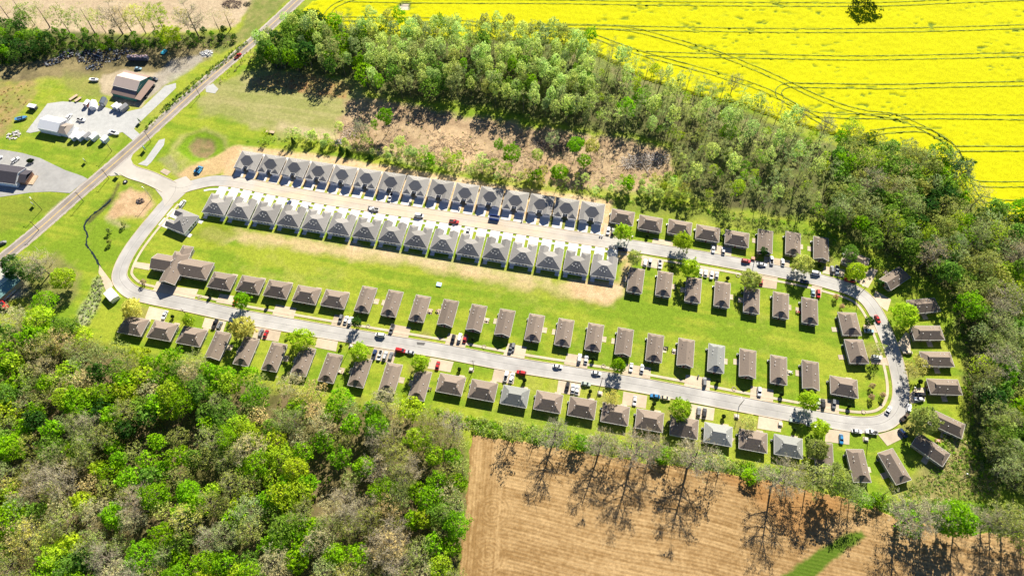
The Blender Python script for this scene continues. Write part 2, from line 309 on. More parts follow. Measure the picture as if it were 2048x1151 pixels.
# ------------------------------------------------------------------ rapeseed field
CAN = gp([(590, 36), (622, 8), (660, -60), (2140, -60), (2140, 452), (2020, 440), (1962, 428), (1940, 405), (1922, 372), (1892, 336), (1830, 303), (1740, 286), (1640, 262), (1560, 240), (1480, 208), (1400, 192), (1290, 158), (1210, 116), (1130, 88), (1000, 78), (830, 74), (700, 66), (640, 50)])
cx = np.arange(CAN[:, 0].min() - 3, CAN[:, 0].max() + 3, 1.0); cy = np.arange(CAN[:, 1].min() - 3, CAN[:, 1].max() + 3, 1.0)
A, B = np.meshgrid(cx, cy, indexing='ij'); d = sdf(A, B, CAN) + (fbm(A, B, 5, 60) - .5) * 2
bare = np.clip((fbm(A * .4, B, 1.9, 66, 2) - .70) * 12, 0, 1) * np.clip((fbm(A, B, 34, 70, 2) - .42) * 6, 0, 1)
pk = gp([(796, 14), (806, 6), (820, 8), (818, 22), (800, 22)]); dp = sdf(A, B, pk) + (fbm(A, B, 3, 64) - .5) * 2
H = np.where(d < 0, 1.15, -.3) + (fbm(A, B, 2.2, 61, 2) - .5) * .35 - bare * .5
H = np.where(dp < 0, .05, H)
t = fbm(A * .4, B, 9, 62)[..., None]; cc = np.array((.41, .405, .002)) * (1 - t) + np.array((.47, .465, .003)) * t
edge = np.clip(1 + d / 4.0, 0, 1)[..., None] * .45; cc = cc * (1 - edge) + np.array((.34, .40, .03)) * edge
cc = cc * (1 - bare[..., None] * .85) + np.array((.10, .17, .02)) * bare[..., None] * .85
dd = np.clip(.8 - dp / 2, 0, 1)[..., None]; cc = cc * (1 - dd) + np.array((.12, .18, .03)) * dd
dd = np.clip(-dp / 1.2, 0, 1)[..., None]; cc = cc * (1 - dd) + np.array((.52, .46, .38)) * dd
ins = d < 1.5; cell = ins[:-1, :-1] | ins[1:, :-1] | ins[:-1, 1:] | ins[1:, 1:]
cell &= (np.abs(A[:-1, :-1]) < 212 + (B[:-1, :-1] - 40) * .385 + 26)
use = np.zeros(A.shape, bool); use[:-1, :-1] |= cell; use[1:, :-1] |= cell; use[:-1, 1:] |= cell; use[1:, 1:] |= cell
idx = -np.ones(A.shape, int); idx[use] = np.arange(use.sum())
Fq = np.stack([idx[:-1, :-1][cell], idx[1:, :-1][cell], idx[1:, 1:][cell], idx[:-1, 1:][cell]], 1)
struct('flowering_field', npmesh('flowering_field', np.stack([A[use], B[use], H[use]], 1), Fq, CROP, cc[use], smooth=True))
def spline(P, step=1.5):
    P = [np.array(p, float) for p in P]; P = [2 * P[0] - P[1]] + P + [2 * P[-1] - P[-2]]; out = []
    for i in range(1, len(P) - 2):
        n = max(2, int(np.linalg.norm(P[i + 1] - P[i]) / step))
        for t in np.linspace(0, 1, n, endpoint=False):
            a, b, c, e = P[i - 1:i + 3]
            out.append(.5 * (2 * b + (c - a) * t + (2 * a - 5 * b + 4 * c - e) * t * t + (3 * b - a - 3 * c + e) * t ** 3))
    out.append(P[-2]); return np.array(out)
def normals(L):
    d = np.gradient(L, axis=0); d /= np.linalg.norm(d, axis=1)[:, None] + 1e-9; return np.stack([-d[:, 1], d[:, 0]], 1)
def ribbon(L, offs, z, jit=0.0):
    """Vertices and faces of a strip along polyline L, at the lateral offsets OFFS (to the left positive)."""
    N = normals(L); k = len(offs); V = []
    for j, o in enumerate(offs):
        oo = o + (RG.normal(0, jit, len(L)) if jit else 0)
        q = L + N * np.reshape(oo, (-1, 1)); V.append(np.column_stack([q, np.full(len(L), z)]))
    V = np.stack(V, 1).reshape(-1, 3); n = len(L)
    F = [(i * k + j + 1, i * k + j, (i + 1) * k + j, (i + 1) * k + j + 1) for i in range(n - 1) for j in range(k - 1)]
    return V, np.array(F)
TRACKM = mat('tramline', (.09, .145, .015), .95, .45, .9, col2=(.28, .31, .02), fine=(.5, .5))
def tramline(pts, w=.55, gap=1.9, z=1.42):
    L = spline(gp(pts), 2.0); VV = []; FF = []; k = 0
    for s in (-1, 1):
        V, F = ribbon(L, [s * gap - w / 2, s * gap + w / 2], z, .07); VV.append(V); FF.append(F + k); k += len(V)
    o = struct('tramline', npmesh('tramline', np.concatenate(VV), np.concatenate(FF), TRACKM)); return o
for T in ([(690, 3), (860, 6), (1100, 7), (1300, 10), (1530, 12), (1750, 12), (1900, 6), (2060, 0)],
          [(640, 40), (700, 41), (860, 43), (1000, 54), (1180, 56), (1300, 60), (1540, 64), (1750, 64), (1900, 61), (2060, 56)],
          [(1000, 58), (1180, 58), (1260, 62), (1340, 82), (1440, 112), (1540, 153), (1640, 200), (1720, 226), (1790, 236), (1850, 262), (1900, 292)],
          [(1120, 65), (1180, 74), (1240, 95), (1300, 115), (1400, 142), (1500, 172), (1560, 198), (1640, 245), (1672, 262)],
          [(1290, 110), (1400, 114), (1540, 116), (1700, 119), (1850, 117), (2060, 112)],
          [(1560, 200), (1556, 185), (1572, 174), (1620, 174), (1780, 176), (1900, 173), (2060, 170)],
          [(1575, 212), (1625, 231), (1760, 236), (1900, 236), (2060, 238)],
          [(1740, 268), (1800, 262), (1850, 264), (1890, 285), (1912, 310), (1925, 340), (1940, 380), (1965, 412), (2000, 427), (2060, 428)],
          [(1905, 300), (1925, 300), (1980, 300), (2060, 300)],
          [(1908, 300), (1920, 330), (1935, 358), (1960, 370), (2060, 371)],
          [(1945, 395), (2000, 407), (2060, 408)],
          [(650, 38), (672, 14), (720, -5)]): tramline(T)

# ------------------------------------------------------------------ tilled field
TF = gp([(915, 1200), (925, 1100), (932, 1010), (938, 950), (946, 872), (1020, 882), (1130, 900), (1300, 928), (1420, 942), (1560, 968), (1660, 990), (1740, 1012), (1800, 1042), (1900, 1058), (2100, 1085), (2100, 1200)])
sx = .36
fx = np.arange(TF[:, 0].min() - 2, TF[:, 0].max() + 2, sx); fy = np.arange(TF[:, 1].min() - 2, TF[:, 1].max() + 2, sx)
A, B = np.meshgrid(fx, fy, indexing='ij'); d = sdf(A, B, TF) + (fbm(A, B, 4, 80) - .5) * 2.4
ang = math.radians(-12.5); ra = -A * math.sin(ang) + B * math.cos(ang) + (fbm(A, B, 40, 82, 2) - .5) * 3.0
pL = gp([(925, 1100), (946, 872)]); dl = pL[1] - pL[0]; dl /= np.linalg.norm(dl); hd = (A - pL[0][0]) * dl[1] - (B - pL[0][1]) * dl[0]
w = np.clip((hd + (fbm(A, B, 10, 84) - .5) * 4 - 13) / 3, 0, 1)
ca, cb = g(985, 1020), g(975, 1110)
rr = np.minimum(np.hypot(A - ca[0], B - ca[1]), np.hypot(A - cb[0], B - cb[1])); loop = np.clip((9 - rr) / 2, 0, 1) * np.clip((hd - 5) / 3, 0, 1)
rows = np.sin(ra * 2 * math.pi / 1.5) * w + np.sin(hd * 2 * math.pi / 1.3) * (1 - w)
rows = rows * (1 - loop) + np.sin(rr * 2 * math.pi / 1.4) * loop
rs = fbm(np.where(w > .5, A * math.cos(ang) + B * math.sin(ang), B) * .06, np.where(w > .5, ra, hd), 1.1, 86, 3)
H = .05 + rows * .035 + (fbm(A, B, 1.2, 88, 2) - .5) * .08; H = np.where(d < .4, H, -.2)
t = np.clip((rs - .5) * 1.3 + .5 + rows * .16 + (fbm(A, B, 30, 90, 3) - .5) * .7 + (fbm(A, B, 1.1, 97, 2) - .5) * .9, 0, 1)[..., None]
cc = np.array((.225, .135, .053)) * (1 - t) + np.array((.40, .27, .128)) * t
red = gp([(1420, 940), (1700, 985), (1690, 1010), (1600, 1080), (1570, 1060), (1500, 990)]); q = np.clip(.5 - (sdf(A, B, red) + (fbm(A, B, 6, 92) - .5) * 6) / 6, 0, 1)[..., None] * .7
cc = cc * (1 - q) + np.array((.30, .155, .055)) * q
GS = gp([(1545, 1165), (1600, 1125), (1650, 1090), (1700, 1062), (1722, 1062), (1733, 1072), (1690, 1100), (1640, 1140), (1610, 1175)])
q = np.clip(.5 - (sdf(A, B, GS) + (fbm(A, B, 2.5, 94) - .5) * 2) / 1.5, 0, 1)[..., None]
cc = cc * (1 - q) + (np.array((.075, .13, .012)) * (1 - .5 * (rows[..., None] > .1)) + np.array((.11, .16, .02)) * .5 * (rows[..., None] > .1)) * q
ins = d < .5; cell = ins[:-1, :-1] | ins[1:, 1:]; cell &= (np.abs(A[:-1, :-1]) < 238) & (B[:-1, :-1] > 24)
use = np.zeros(A.shape, bool); use[:-1, :-1] |= cell; use[1:, :-1] |= cell; use[:-1, 1:] |= cell; use[1:, 1:] |= cell
idx = -np.ones(A.shape, int); idx[use] = np.arange(use.sum())
Fq = np.stack([idx[:-1, :-1][cell], idx[1:, :-1][cell], idx[1:, 1:][cell], idx[:-1, 1:][cell]], 1)
struct('ploughed_field', npmesh('ploughed_field', np.stack([A[use], B[use], H[use]], 1), Fq, SOIL, cc[use], smooth=True))

# ------------------------------------------------------------------ roads, kerbs, pavements
def road(name, pts, w, z, base, dirt=None, n=7, step=1.2):
    L = spline(gp(pts), step); V, F = ribbon(L, list(np.linspace(-w / 2, w / 2, n)), z)
    x, y = V[:, 0], V[:, 1]; c = np.tile(np.array(base, float), (len(V), 1)) * (1 + (fbm(x, y, 9, 110) - .5) * .45 + (fbm(x, y, 2.5, 118, 2) - .5) * .25)[:, None]
    lane = np.abs(np.tile(np.linspace(-1, 1, n), len(L))); c *= (1 - .10 * np.exp(-((lane - .45) / .18) ** 2))[:, None]
    if dirt is not None:
        a = dirt(x, y)[:, None] * np.clip(.75 + (fbm(x * .3, y, 4, 114) - .5) * 1.8, 0, 1)[:, None]; c = c * (1 - a) + np.array((.54, .43, .30)) * a
    struct(name, npmesh(name, V, F, ROADM, c)); return L
HWY = road('highway', [(640, -45), (596, 0), (511.5, 77.5), (400, 173), (284, 278), (207, 345.5), (157, 388), (82, 454), (0, 521), (-60, 570)], 7.6, .06, (.27, .235, .205), n=9)
def line(L, off, w, z, name, m, dash=None):
    V, F = ribbon(L, [off - w / 2, off + w / 2], z)
    struct(name, npmesh(name, V, F, m))
for o in (-.16, .16): line(HWY, o, .16, .075, 'yellow_centre_line', YEL)
for o in (-3.3, 3.3): line(HWY, o, .16, .075, 'white_edge_line', WHP)
for s in (-1, 1):
    V, F = ribbon(HWY, [s * 3.7, s * 4.15] if s > 0 else [-4.15, -3.7], .02, .10); struct('road_shoulder', npmesh('road_shoulder', V, F, KERB))
j = g(0, 520)[0]
r0, r1 = g(480, 360)[0], g(1180, 470)[0]
dust = lambda x, y: np.clip((x - r0 + 10) / 20, 0, 1) * np.clip((r1 - x + 20) / 50, 0, 1) * .9 * (y > 192)
ENTRY = [(240, 326), (262, 343), (300, 356), (347, 378), (362, 383)]
ST1 = [(340, 372), (362, 376), (385, 370), (425, 361.5), (465, 363), (500, 369), (560, 381), (637, 395), (762, 415), (887, 433), (1012, 452), (1124, 470), (1224, 485), (1299, 497), (1399, 513), (1524, 536), (1611, 553), (1665, 567), (1700, 578), (1728, 594), (1748, 618), (1768, 658), (1786, 706), (1798, 751), (1802, 788), (1796, 816), (1781, 836), (1756, 847), (1711, 848), (1636, 836), (1536, 818), (1399, 792), (1274, 768.5), (1149, 748), (1024, 728), (887, 702), (762, 681), (637, 660), (512, 638), (475, 631), (375, 609), (300, 593.5), (262, 582), (240, 558), (243, 533), (260, 500), (287, 463), (320, 423), (347, 389), (352, 372)]
LOOP = road('loop_street', ST1, 7.2, .05, (.40, .385, .36), dust)
road('entrance_street', ENTRY, 8.4, .044, (.46, .43, .375))
line(LOOP, 0, .10, .062, 'road_seam', SEAM)
def kerb(L, off, w=.34, h=.13, name='kerb'):
    N = normals(L); V = []
    for o, z in ((off - w / 2, .0), (off - w / 2, h), (off + w / 2, h), (off + w / 2, .0)): V.append(np.column_stack([L + N * o, np.full(len(L), z)]))
    V = np.stack(V, 1).reshape(-1, 3); n = len(L)
    F = [(i * 4 + q + 1, i * 4 + q, i * 4 + 4 + q, i * 4 + 5 + q) for i in range(n - 1) for q in range(3)]
    struct(name, npmesh(name, V, np.array(F), KERB))
kerb(LOOP[22:-12], 3.78); kerb(LOOP[6:-10], -3.78)
EL = spline(gp(ENTRY), 1.2)
kerb(EL[5:-6], 4.4); kerb(EL[5:-8], -4.4)
# corner fillets of the road mouths
def sheet(name, pts, z, m, px=True):
    P = gp(pts) if px else np.array(pts); b = MB(); b.face([(p[0], p[1], z) for p in P][::1])
    me = b.mesh(name, m); me.validate()
    if me.polygons and me.polygons[0].normal.z < 0: me.flip_normals()
    return struct(name, me)
sheet('road_mouth', [(222, 352), (206, 347), (262, 297), (268, 303), (262, 318), (268, 332), (300, 346), (262, 356), (240, 350)], .052, ROADM)
sheet('road_mouth', [(318, 360), (345, 362), (372, 352), (386, 366), (372, 385), (352, 404), (330, 414), (324, 395), (308, 375)], .056, ROADM)
for o in S.objects:
    if o.name.startswith('road_mouth'):
        a = o.data.color_attributes.new('Col', 'FLOAT_COLOR', 'POINT'); a.data.foreach_set('color', np.tile(np.array([.43, .40, .35, 1], np.float32), len(o.data.vertices)))
# inner pavement round the loop: left of travel is outside, right is inside
def sub(L, a, b):
    pa, pb = g(*a), g(*b); i = int(np.argmin(np.hypot(*(L - pa).T))); k = int(np.argmin(np.hypot(*(L - pb).T))); return L[min(i, k):max(i, k) + 1]
def walk(L, off, w=1.25, name='pavement', m=CONC_T):
    V, F = ribbon(L, [off - w / 2, off + w / 2], .07); struct(name, npmesh(name, V, F, m))
walk(sub(LOOP, (1245, 489), (262, 582)), -6.1)
walk(sub(LOOP, (262, 582), (338, 400)), -6.1)
walk(sub(LOOP, (405, 366), (1235, 487)), -6.1, m=CONC_W)
# driveways, drawn as the outlines they have on the ground
def quad(k, *p): return [zz(k, a, b) for a, b in p]
DRV = [[(314, 562), (350, 573), (397, 578), (389, 597), (304, 585)], [(440, 587), (478, 593), (472, 611), (432, 604)],
 quad(2, (160, 130), (325, 160), (300, 245), (130, 210)), quad(2, (630, 210), (785, 235), (755, 322), (600, 292)), quad(2, (1080, 285), (1240, 315), (1215, 402), (1055, 366)),
 quad(2, (1540, 360), (1700, 390), (1670, 482), (1510, 452)), quad(3, (-30, 440), (118, 470), (98, 562), (-70, 532)), quad(3, (440, 520), (620, 548), (600, 640), (415, 606)),
 quad(3, (890, 600), (1112, 636), (1105, 722), (870, 690)), quad(3, (1392, 690), (1588, 722), (1580, 822), (1374, 790)), quad(3, (1910, 780), (2092, 812), (2088, 908), (1904, 880)),
 quad(4, (385, 878), (568, 895), (568, 1006), (375, 985)), quad(1, (1195, 145), (1352, 180), (1315, 268), (1160, 238)), quad(1, (1640, 235), (1812, 266), (1785, 348), (1615, 312)),
 quad(2, (0, 308), (202, 345), (178, 428), (-30, 395)), quad(2, (495, 390), (657, 420), (640, 505), (470, 470)), quad(2, (945, 472), (1125, 502), (1095, 602), (915, 565)),
 quad(2, (1395, 553), (1582, 588), (1555, 672), (1372, 640)), quad(2, (1908, 640), (2075, 668), (2060, 768), (1885, 742)), quad(3, (372, 735), (556, 765), (540, 862), (358, 832)),
 quad(3, (892, 825), (1082, 860), (1070, 962), (880, 930)), quad(3, (1430, 925), (1622, 960), (1610, 1058), (1418, 1030)), quad(3, (1975, 1015), (2162, 1048), (2150, 1150), (1962, 1120)),
 quad('h', (465, -20), (655, -10), (650, 102), (455, 76)), quad('h', (880, 20), (1050, -30), (1080, 50), (955, 112)), quad(7, (740, 640), (850, 668), (828, 752), (728, 735)),
 quad(7, (1130, 752), (1292, 778), (1280, 836), (1115, 806)), quad(7, (1592, 800), (1758, 830), (1752, 918), (1582, 885)), quad(8, (-30, 895), (178, 932), (168, 992), (-35, 960)),
 quad(8, (450, 975), (615, 1005), (605, 1066), (435, 1032)), quad(7, (1045, 888), (1218, 925), (1200, 1002), (1030, 972)), quad(7, (1500, 978), (1662, 1002), (1650, 1080), (1488, 1052)),
 quad(8, (-65, 1030), (78, 1060), (66, 1160), (-75, 1140)), quad(4, (352, -25), (435, -8), (422, 78), (338, 66)), quad(4, (860, 20), (985, 90), (955, 185), (880, 130), (840, 80)),
 quad(4, (1100, 350), (1135, 365), (1142, 500), (1082, 530), (1035, 440)), quad(4, (765, 288), (895, 300), (915, 352), (768, 360)), quad(4, (815, 548), (950, 556), (965, 618), (828, 602)),
 quad(4, (1180, 800), (1262, 790), (1255, 905), (1140, 920), (1120, 860)), quad(4, (740, 1130), (790, 1100), (870, 1100), (800, 1151)), [(228, 569), (203, 536), (199, 530), (197, 545), (214, 586)],
 quad(8, (690, 1085), (830, 990), (880, 1010), (800, 1151), (740, 1120)), [(305, 528), (270, 523), (267, 534), (298, 540)], [(1450, 872), (1470, 876), (1464, 884), (1446, 880)]]
for i, q in enumerate(DRV): sheet('driveway', q, .032 + .0006 * (i % 5), CONC_T)
sheet('asphalt_yard', [(-60, 292), (10, 300), (45, 306), (80, 316), (130, 340), (165, 352), (176, 358), (140, 386), (100, 383), (60, 385), (20, 391), (-60, 402)], .036, ASPH)
sheet('gravel_yard', [(52, 264), (95, 207), (125, 203), (165, 205), (205, 213), (245, 225), (283, 217), (330, 172), (352, 166), (352, 176), (272, 252), (268, 258), (284, 272), (270, 284), (245, 264), (215, 272), (190, 277), (150, 270), (132, 268), (100, 258), (60, 266)], .024, GRAVEL)
sheet('gravel_apron', [(411, 174), (426, 167), (437, 178), (430, 187), (412, 184)], .026, GRAVEL)
sheet('gravel_ditch', [(276, 328), (290, 320), (318, 280), (330, 277), (328, 290), (302, 325), (294, 332)], .028, GRAVEL)
sheet('concrete_pad', [(320, 343), (328, 337), (342, 343), (334, 351)], .06, CONC_T)
CR = spline(gp([(222, 398), (200, 418), (183, 430), (168, 452), (175, 470), (172, 487), (182, 502), (192, 517), (200, 535), (203, 546)]), 1.0)
V, F = ribbon(CR, [-.42, .42], -.02, .16); struct('creek_water', npmesh('creek_water', V, F, WATER))
struct('tar_patch', MB().mesh('x', SEAM)) if False else None
sheet('road_patch', quad(2, (1285, 430), (1355, 436), (1345, 456), (1290, 452)), .066, SEAM)

# ------------------------------------------------------------------ houses
def add_roof(r, gw, tr, cx, cy, ax, hw, hl, ez, sl, e0, e1, ins=.42, trim=True, over=.4):
    """Hip, Dutch-gable or gable roof on a rectangle. ax = ridge axis; e0/e1 = hip depth at the - and + end (0 = gable)."""
    def P(a, l, z): return (cx + a, cy + l, z) if ax == 'y' else (cx + l, cy - a, z)
    zr = ez + sl * hw; ends = [(-hl, e0), (hl, e1)]
    yo = [-(hl - e0), hl - e1]
    for s in (-1, 1):
        pts = [P(s * hw, -hl, ez), P(s * hw, hl, ez)]
        if 0 < e1 < hw: pts.append(P(s * (hw - e1), yo[1], ez + sl * e1))
        pts.append(P(0, yo[1], zr)); pts.append(P(0, yo[0], zr))
        if 0 < e0 < hw: pts.append(P(s * (hw - e0), yo[0], ez + sl * e0))
        r.face(pts if s > 0 else pts[::-1])
    for k, (end, e) in enumerate(ends):
        sg = -1 if k == 0 else 1
        if e > 0:
            a = hw - e if e < hw else 0
            pts = [P(-hw, end, ez), P(hw, end, ez)] + ([P(a, yo[k], ez + sl * e), P(-a, yo[k], ez + sl * e)] if a > 0 else [P(0, yo[k], zr)])
            r.face(pts if k == 0 else pts[::-1])
            if a > 0:
                yy = yo[k] - sg * .22
                gw.face([P(-a, yy, ez + sl * e - .1), P(a, yy, ez + sl * e - .1), P(0, yy, zr - .1)][::1 if k == 0 else -1])
        else:
            yy = end - sg * over; q = hw
            gw.face([P(-q, yy, ez - .06), P(q, yy, ez - .06), P(0, yy, zr - .06)][::1 if k == 0 else -1])
    r.face([P(-hw, -hl, ez - .04), P(-hw, hl, ez - .04), P(hw, hl, ez - .04), P(hw, -hl, ez - .04)])
    if trim:
        for s in (-1, 1): tr.beam(P(s * (hw + .04), -hl, ez - .07), P(s * (hw + .04), hl, ez - .07), .08, .2)
        for k, (end, e) in enumerate(ends):
            sg = -1 if k == 0 else 1
            if e > 0: tr.beam(P(-hw, end + sg * .04, ez - .07), P(hw, end + sg * .04, ez - .07), .08, .2)
            else:
                for s in (-1, 1): tr.beam(P(s * hw, end + sg * .05, ez - .06), P(0, end + sg * .05, zr - .06), .1, .18)
def window_me(w=1.0, h=1.1):
    b = MB(); b.box(-w / 2 - .09, w / 2 + .09, -.05, .03, -.09, h + .09, 0); b.box(-w / 2, w / 2, -.07, .02, 0, h, 1); b.box(-.03, .03, -.085, 0, 0, h, 0)
    return b.mesh('window', [TRIM, GLASS])
WIN = window_me(); WINB = window_me(1.5, 1.2)
b = MB(); b.box(-.55, .55, -.04, .03, 0, 2.15, 1); b.box(-.45, .45, -.07, .02, 0, 2.05, 0); DOOR = b.mesh('door', [DOORM, TRIM])
b = MB(); b.box(-.55, .55, -.04, .03, 0, 2.15, 0); b.box(-.45, .45, -.07, .02, 0, 2.05, 0); DOORW = b.mesh('door', [TRIM])
b = MB()
for k in range(4): b.box(-1.35, 1.35, -.05 - .01 * (k % 2), .02, .03 + k * .54, .53 + k * .54)
GDOOR = b.mesh('garage_door', GARD)
b = MB(); b.tube((0, 0, -.3), (0, 0, .38), .10, .10, 6); b.tube((0, 0, .38), (0, 0, .46), .16, .16, 6); PIPE = b.mesh('roof_vent', VENT)
b = MB(); b.tube((0, 0, -.3), (0, 0, .38), .10, .10, 6); PIPED = b.mesh('roof_vent', SEAM)
b = MB(); b.box(-.45, .45, -.45, .45, 0, .75, 0); b.tube((0, 0, .75), (0, 0, .8), .36, .36, 8, 1); ACU = b.mesh('air_conditioner', [STEEL, RUBBER])
def slab(w, d, m, z=.05): b = MB(); b.box(-w / 2, w / 2, -d / 2, d / 2, -.1, z); return b.mesh('patio_slab', m)
PAT_T = slab(2.5, 3.0, CONC_T); PAT_W = slab(2.2, 2.4, CONC_W)
b = MB(); b.box(-.06, .06, -.06, .06, 0, 2.5); POST = b.mesh('porch_post', TRIM)
KINDS = {}
def kind(name):
    if name in KINDS: return KINDS[name]
    t, _, c = name.partition(':'); sh = {'b': SH_B, 's': SH_S, 'g': SH_G, 'd': SH_B}[c or 'b']; r, gw, tr, wl = MB(), MB(), MB(), MB(); P = []   # P: (name, mesh, loc, rz, sub-of-roof)
    ez = 2.75 if t.startswith('duplex') else 2.62; vents = []
    if t in ('narrow', 'narrowgable', 'wide', 'mid'):
        if t.startswith('narrow'): hw, hl, ax, e = 3.85, 7.3, 'y', (2.5 if t == 'narrow' else 0, 2.1)
        elif t == 'mid': hw, hl, ax, e = 4.5, 6.3, 'y', (2.9, 2.4)
        else: hw, hl, ax, e = 4.65, 6.2, 'x', (3.2, 3.2)
        add_roof(r, gw, tr, 0, 0, ax, hw, hl, ez, .58, e[0], e[1])
        bx, by = (hw, hl) if ax == 'y' else (hl, hw); q = .42; wl.box(-bx + q, bx - q, -by + q, by - q, 0, ez - .05)
        fx, fy = bx - q, by - q
        P += [('door', DOOR, (-.3, -fy, .05), 0, 0), ('door', DOORW, (fx, 1.2, .05), math.pi / 2, 0)]
        for x in ([-2.2, 2.0] if ax == 'y' else [-4, -2.2, 3.4]): P.append(('window', WINB, (x, -fy, .9), 0, 0))
        for x in ([-1.6, 1.8] if ax == 'y' else [-3.6, 0, 3.6]): P.append(('window', WIN, (x, fy, .95), math.pi, 0))
        for y in ([-4, 4.2] if ax == 'y' else [-1.6]):
            P.append(('window', WIN, (fx, y, .95), math.pi / 2, 0)); P.append(('window', WIN, (-fx, y + .8, .95), -math.pi / 2, 0))
        vents = [(-2.0, 3.4), (-2.1, 1.6), (1.7, .2), (1.2, -3.4)] if ax == 'y' else [(2.2, -2.4), (-3.6, -.6), (3.9, -.9)]
        for x, y in vents: P.append(('roof_vent', PIPED if c == 'd' else PIPE, (x, y, ez + .58 * (hw - abs(x if ax == 'y' else y))), 0, 1))
        wm = SID_T; P.append(('air_conditioner', ACU, (-fx - .8, fy - 2, 0), 0, 0))
    elif t.startswith('duplex'):
        mw, md, pr, ww = 6.4, 5.15, 2.7, 2.42; cyy = .9     # half width, half depth, wing projection, wing half width
        sl_ = .6; add_roof(r, gw, tr, 0, cyy, 'x', md, mw, ez, sl_, md, md)
        hip = t.endswith('hip'); f = cyy - md
        for s in (-1, 1):
            yc = (f - pr + f + 2.6) / 2; add_roof(r, gw, tr, s * (mw - ww - .07), yc, 'y', ww, (2.6 + pr) / 2, ez - .012, sl_, ww if hip else 0, 0, trim=False)
            x0, x1 = s * (mw - .07) - ww - s * ww, s * (mw - .07) + ww - s * ww
            tr.beam((x0, f - pr - .06, ez - .05), (x1, f - pr - .06, ez - .05), .12, .2) if hip else None
            for xx in (x0 - .06, x1 + .06): tr.beam((xx, f - pr, ez - .06), (xx, f - .1, ez - .06), .12, .2)
            xa, xb = sorted((s * (mw - .45), s * (mw - 2 * ww + .35))); wl.box(xa, xb, f - pr + .42, f + .6, 0, ez - .05)
            P.append(('garage_door', GDOOR, ((xa + xb) / 2, f - pr + .42, 0), 0, 0))
            P.append(('window', WIN, (s * .85, f + .45, .95), 0, 0)); P.append(('porch_post', POST, (s * 1.35, f + .08, 0), 0, 0))
            P.append(('door', DOORW, (s * 4.6, cyy + md - .26, .05), math.pi, 0)); P.append(('patio_slab', PAT_W, (s * 4.9, cyy + md + .85, 0), 0, 0))
            for x in (1.0, 2.6): P.append(('window', WIN, (s * x, cyy + md - .26, .95), math.pi, 0))
            for y in (-1.2, 3.0): P.append(('window', WIN, (s * (mw - .3), y, .95), s * math.pi / 2, 0))
        P.append(('door', DOORW, (0, f + .45, .05), 0, 0))
        wl.box(-mw + .3, mw - .3, cyy - md + .45, cyy + md - .26, 0, ez - .05)
        for x, y in ((-1.4, 2.9), (.4, 2.4), (1.2, 3.5), (-.5, 3.8), (2.2, 3.0)): P.append(('roof_vent', PIPE, (x, y, ez + sl_ * (cyy + md - y)), 0, 1))
        wm = SID_W
    P = [('roof', r.mesh('roof', sh), (0, 0, 0), 0, 0), ('wall', wl.mesh('wall', wm), (0, 0, 0), 0, 0), ('roof_trim', tr.mesh('roof_trim', TRIM), (0, 0, 0), 0, 1)] + P
    P += [('gable', x.mesh('gable', wm), (0, 0, 0), 0, 1) for x in gw.each()]
    KINDS[name] = P; return P
HOUSES = []
def house(kn, x, y, rz, name, label, cat, group, ref, extra=()):
    e = bpy.data.objects.new(name, None); COL.objects.link(e); e.location = (x, y, 0); e.rotation_euler = (0, 0, rz); e.empty_display_size = .5; tag(e, label, cat, group)
    roof = None
    for nm, me, loc, r, subp in list(kind(kn)) + list(extra):
        o = ob(nm, me, roof if subp and roof is not None else e, loc, r)
        if nm == 'roof': roof = o
    HOUSES.append((x, y, ref)); return e
def lerp_row(p0, p1, n): return [p0 + (p1 - p0) * i / (n - 1) for i in range(n)]
# northern duplexes: fronts to the south
a0, a1 = g(497, 319, 3.3), g(1184.5, 421.3, 3.3); angA = math.atan2(*(a1 - a0)[::-1])
def drives(x, y, rz, y_end, mat_, wdt=5.25, z=.046):
    c, s = math.cos(rz), math.sin(rz)
    for sg in (-1, 1):
        b = MB(); xc = sg * 3.47; y0 = -6.95; n = 2; L0 = (y_end - y0)
        b.box(xc - wdt / 2, xc + wdt / 2, y_end, y0 + .6, -.1, z); o = ob('driveway', b.mesh('driveway', mat_), None, (x, y, 0), rz); o['kind'] = 'structure'
for i, p in enumerate(lerp_row(a0, a1, 15)):
    k_ = 'duplexgable:g' if i % 2 == 0 else 'duplexhip:g'
    house(k_, *p, angA, 'duplex_house', f'grey-roofed white duplex, {ORD[i + 1]} from the west in the row against the clearing', 'house', 'grey duplexes north of the new street', f'the {ORD[i + 1]} northern duplex')
    drives(*p, angA, -13.3, CONC_W)
b0, b1 = g(434, 408.5, 3.3), g(1208.5, 533, 3.3); angB = math.atan2(*(b1 - b0)[::-1])
for i, p in enumerate(lerp_row(b0, b1, 16)):
    k_ = 'duplexhip:g' if i % 2 == 0 else 'duplexgable:g'
    house(k_, *p, angB + math.pi, 'duplex_house', f'grey-roofed white duplex, {ORD[i + 1]} from the west in the row above the mown lawn', 'house', 'grey duplexes south of the new street', f'the {ORD[i + 1]} southern duplex')
    drives(*p, angB + math.pi, -15.6, CONC_W)
p = g(364, 441, 3.3); d1, d2 = gz(5, 1490, 710), gz(5, 1590, 590); a = math.atan2(*(d2 - d1)[::-1])
house('duplexgable:g', *p, a + math.pi, 'duplex_house', 'lone grey-roofed white duplex at the street bend, turned towards the west', 'house', None, 'the lone grey duplex at the bend')
drives(*p, a + math.pi, -12.8, CONC_W)
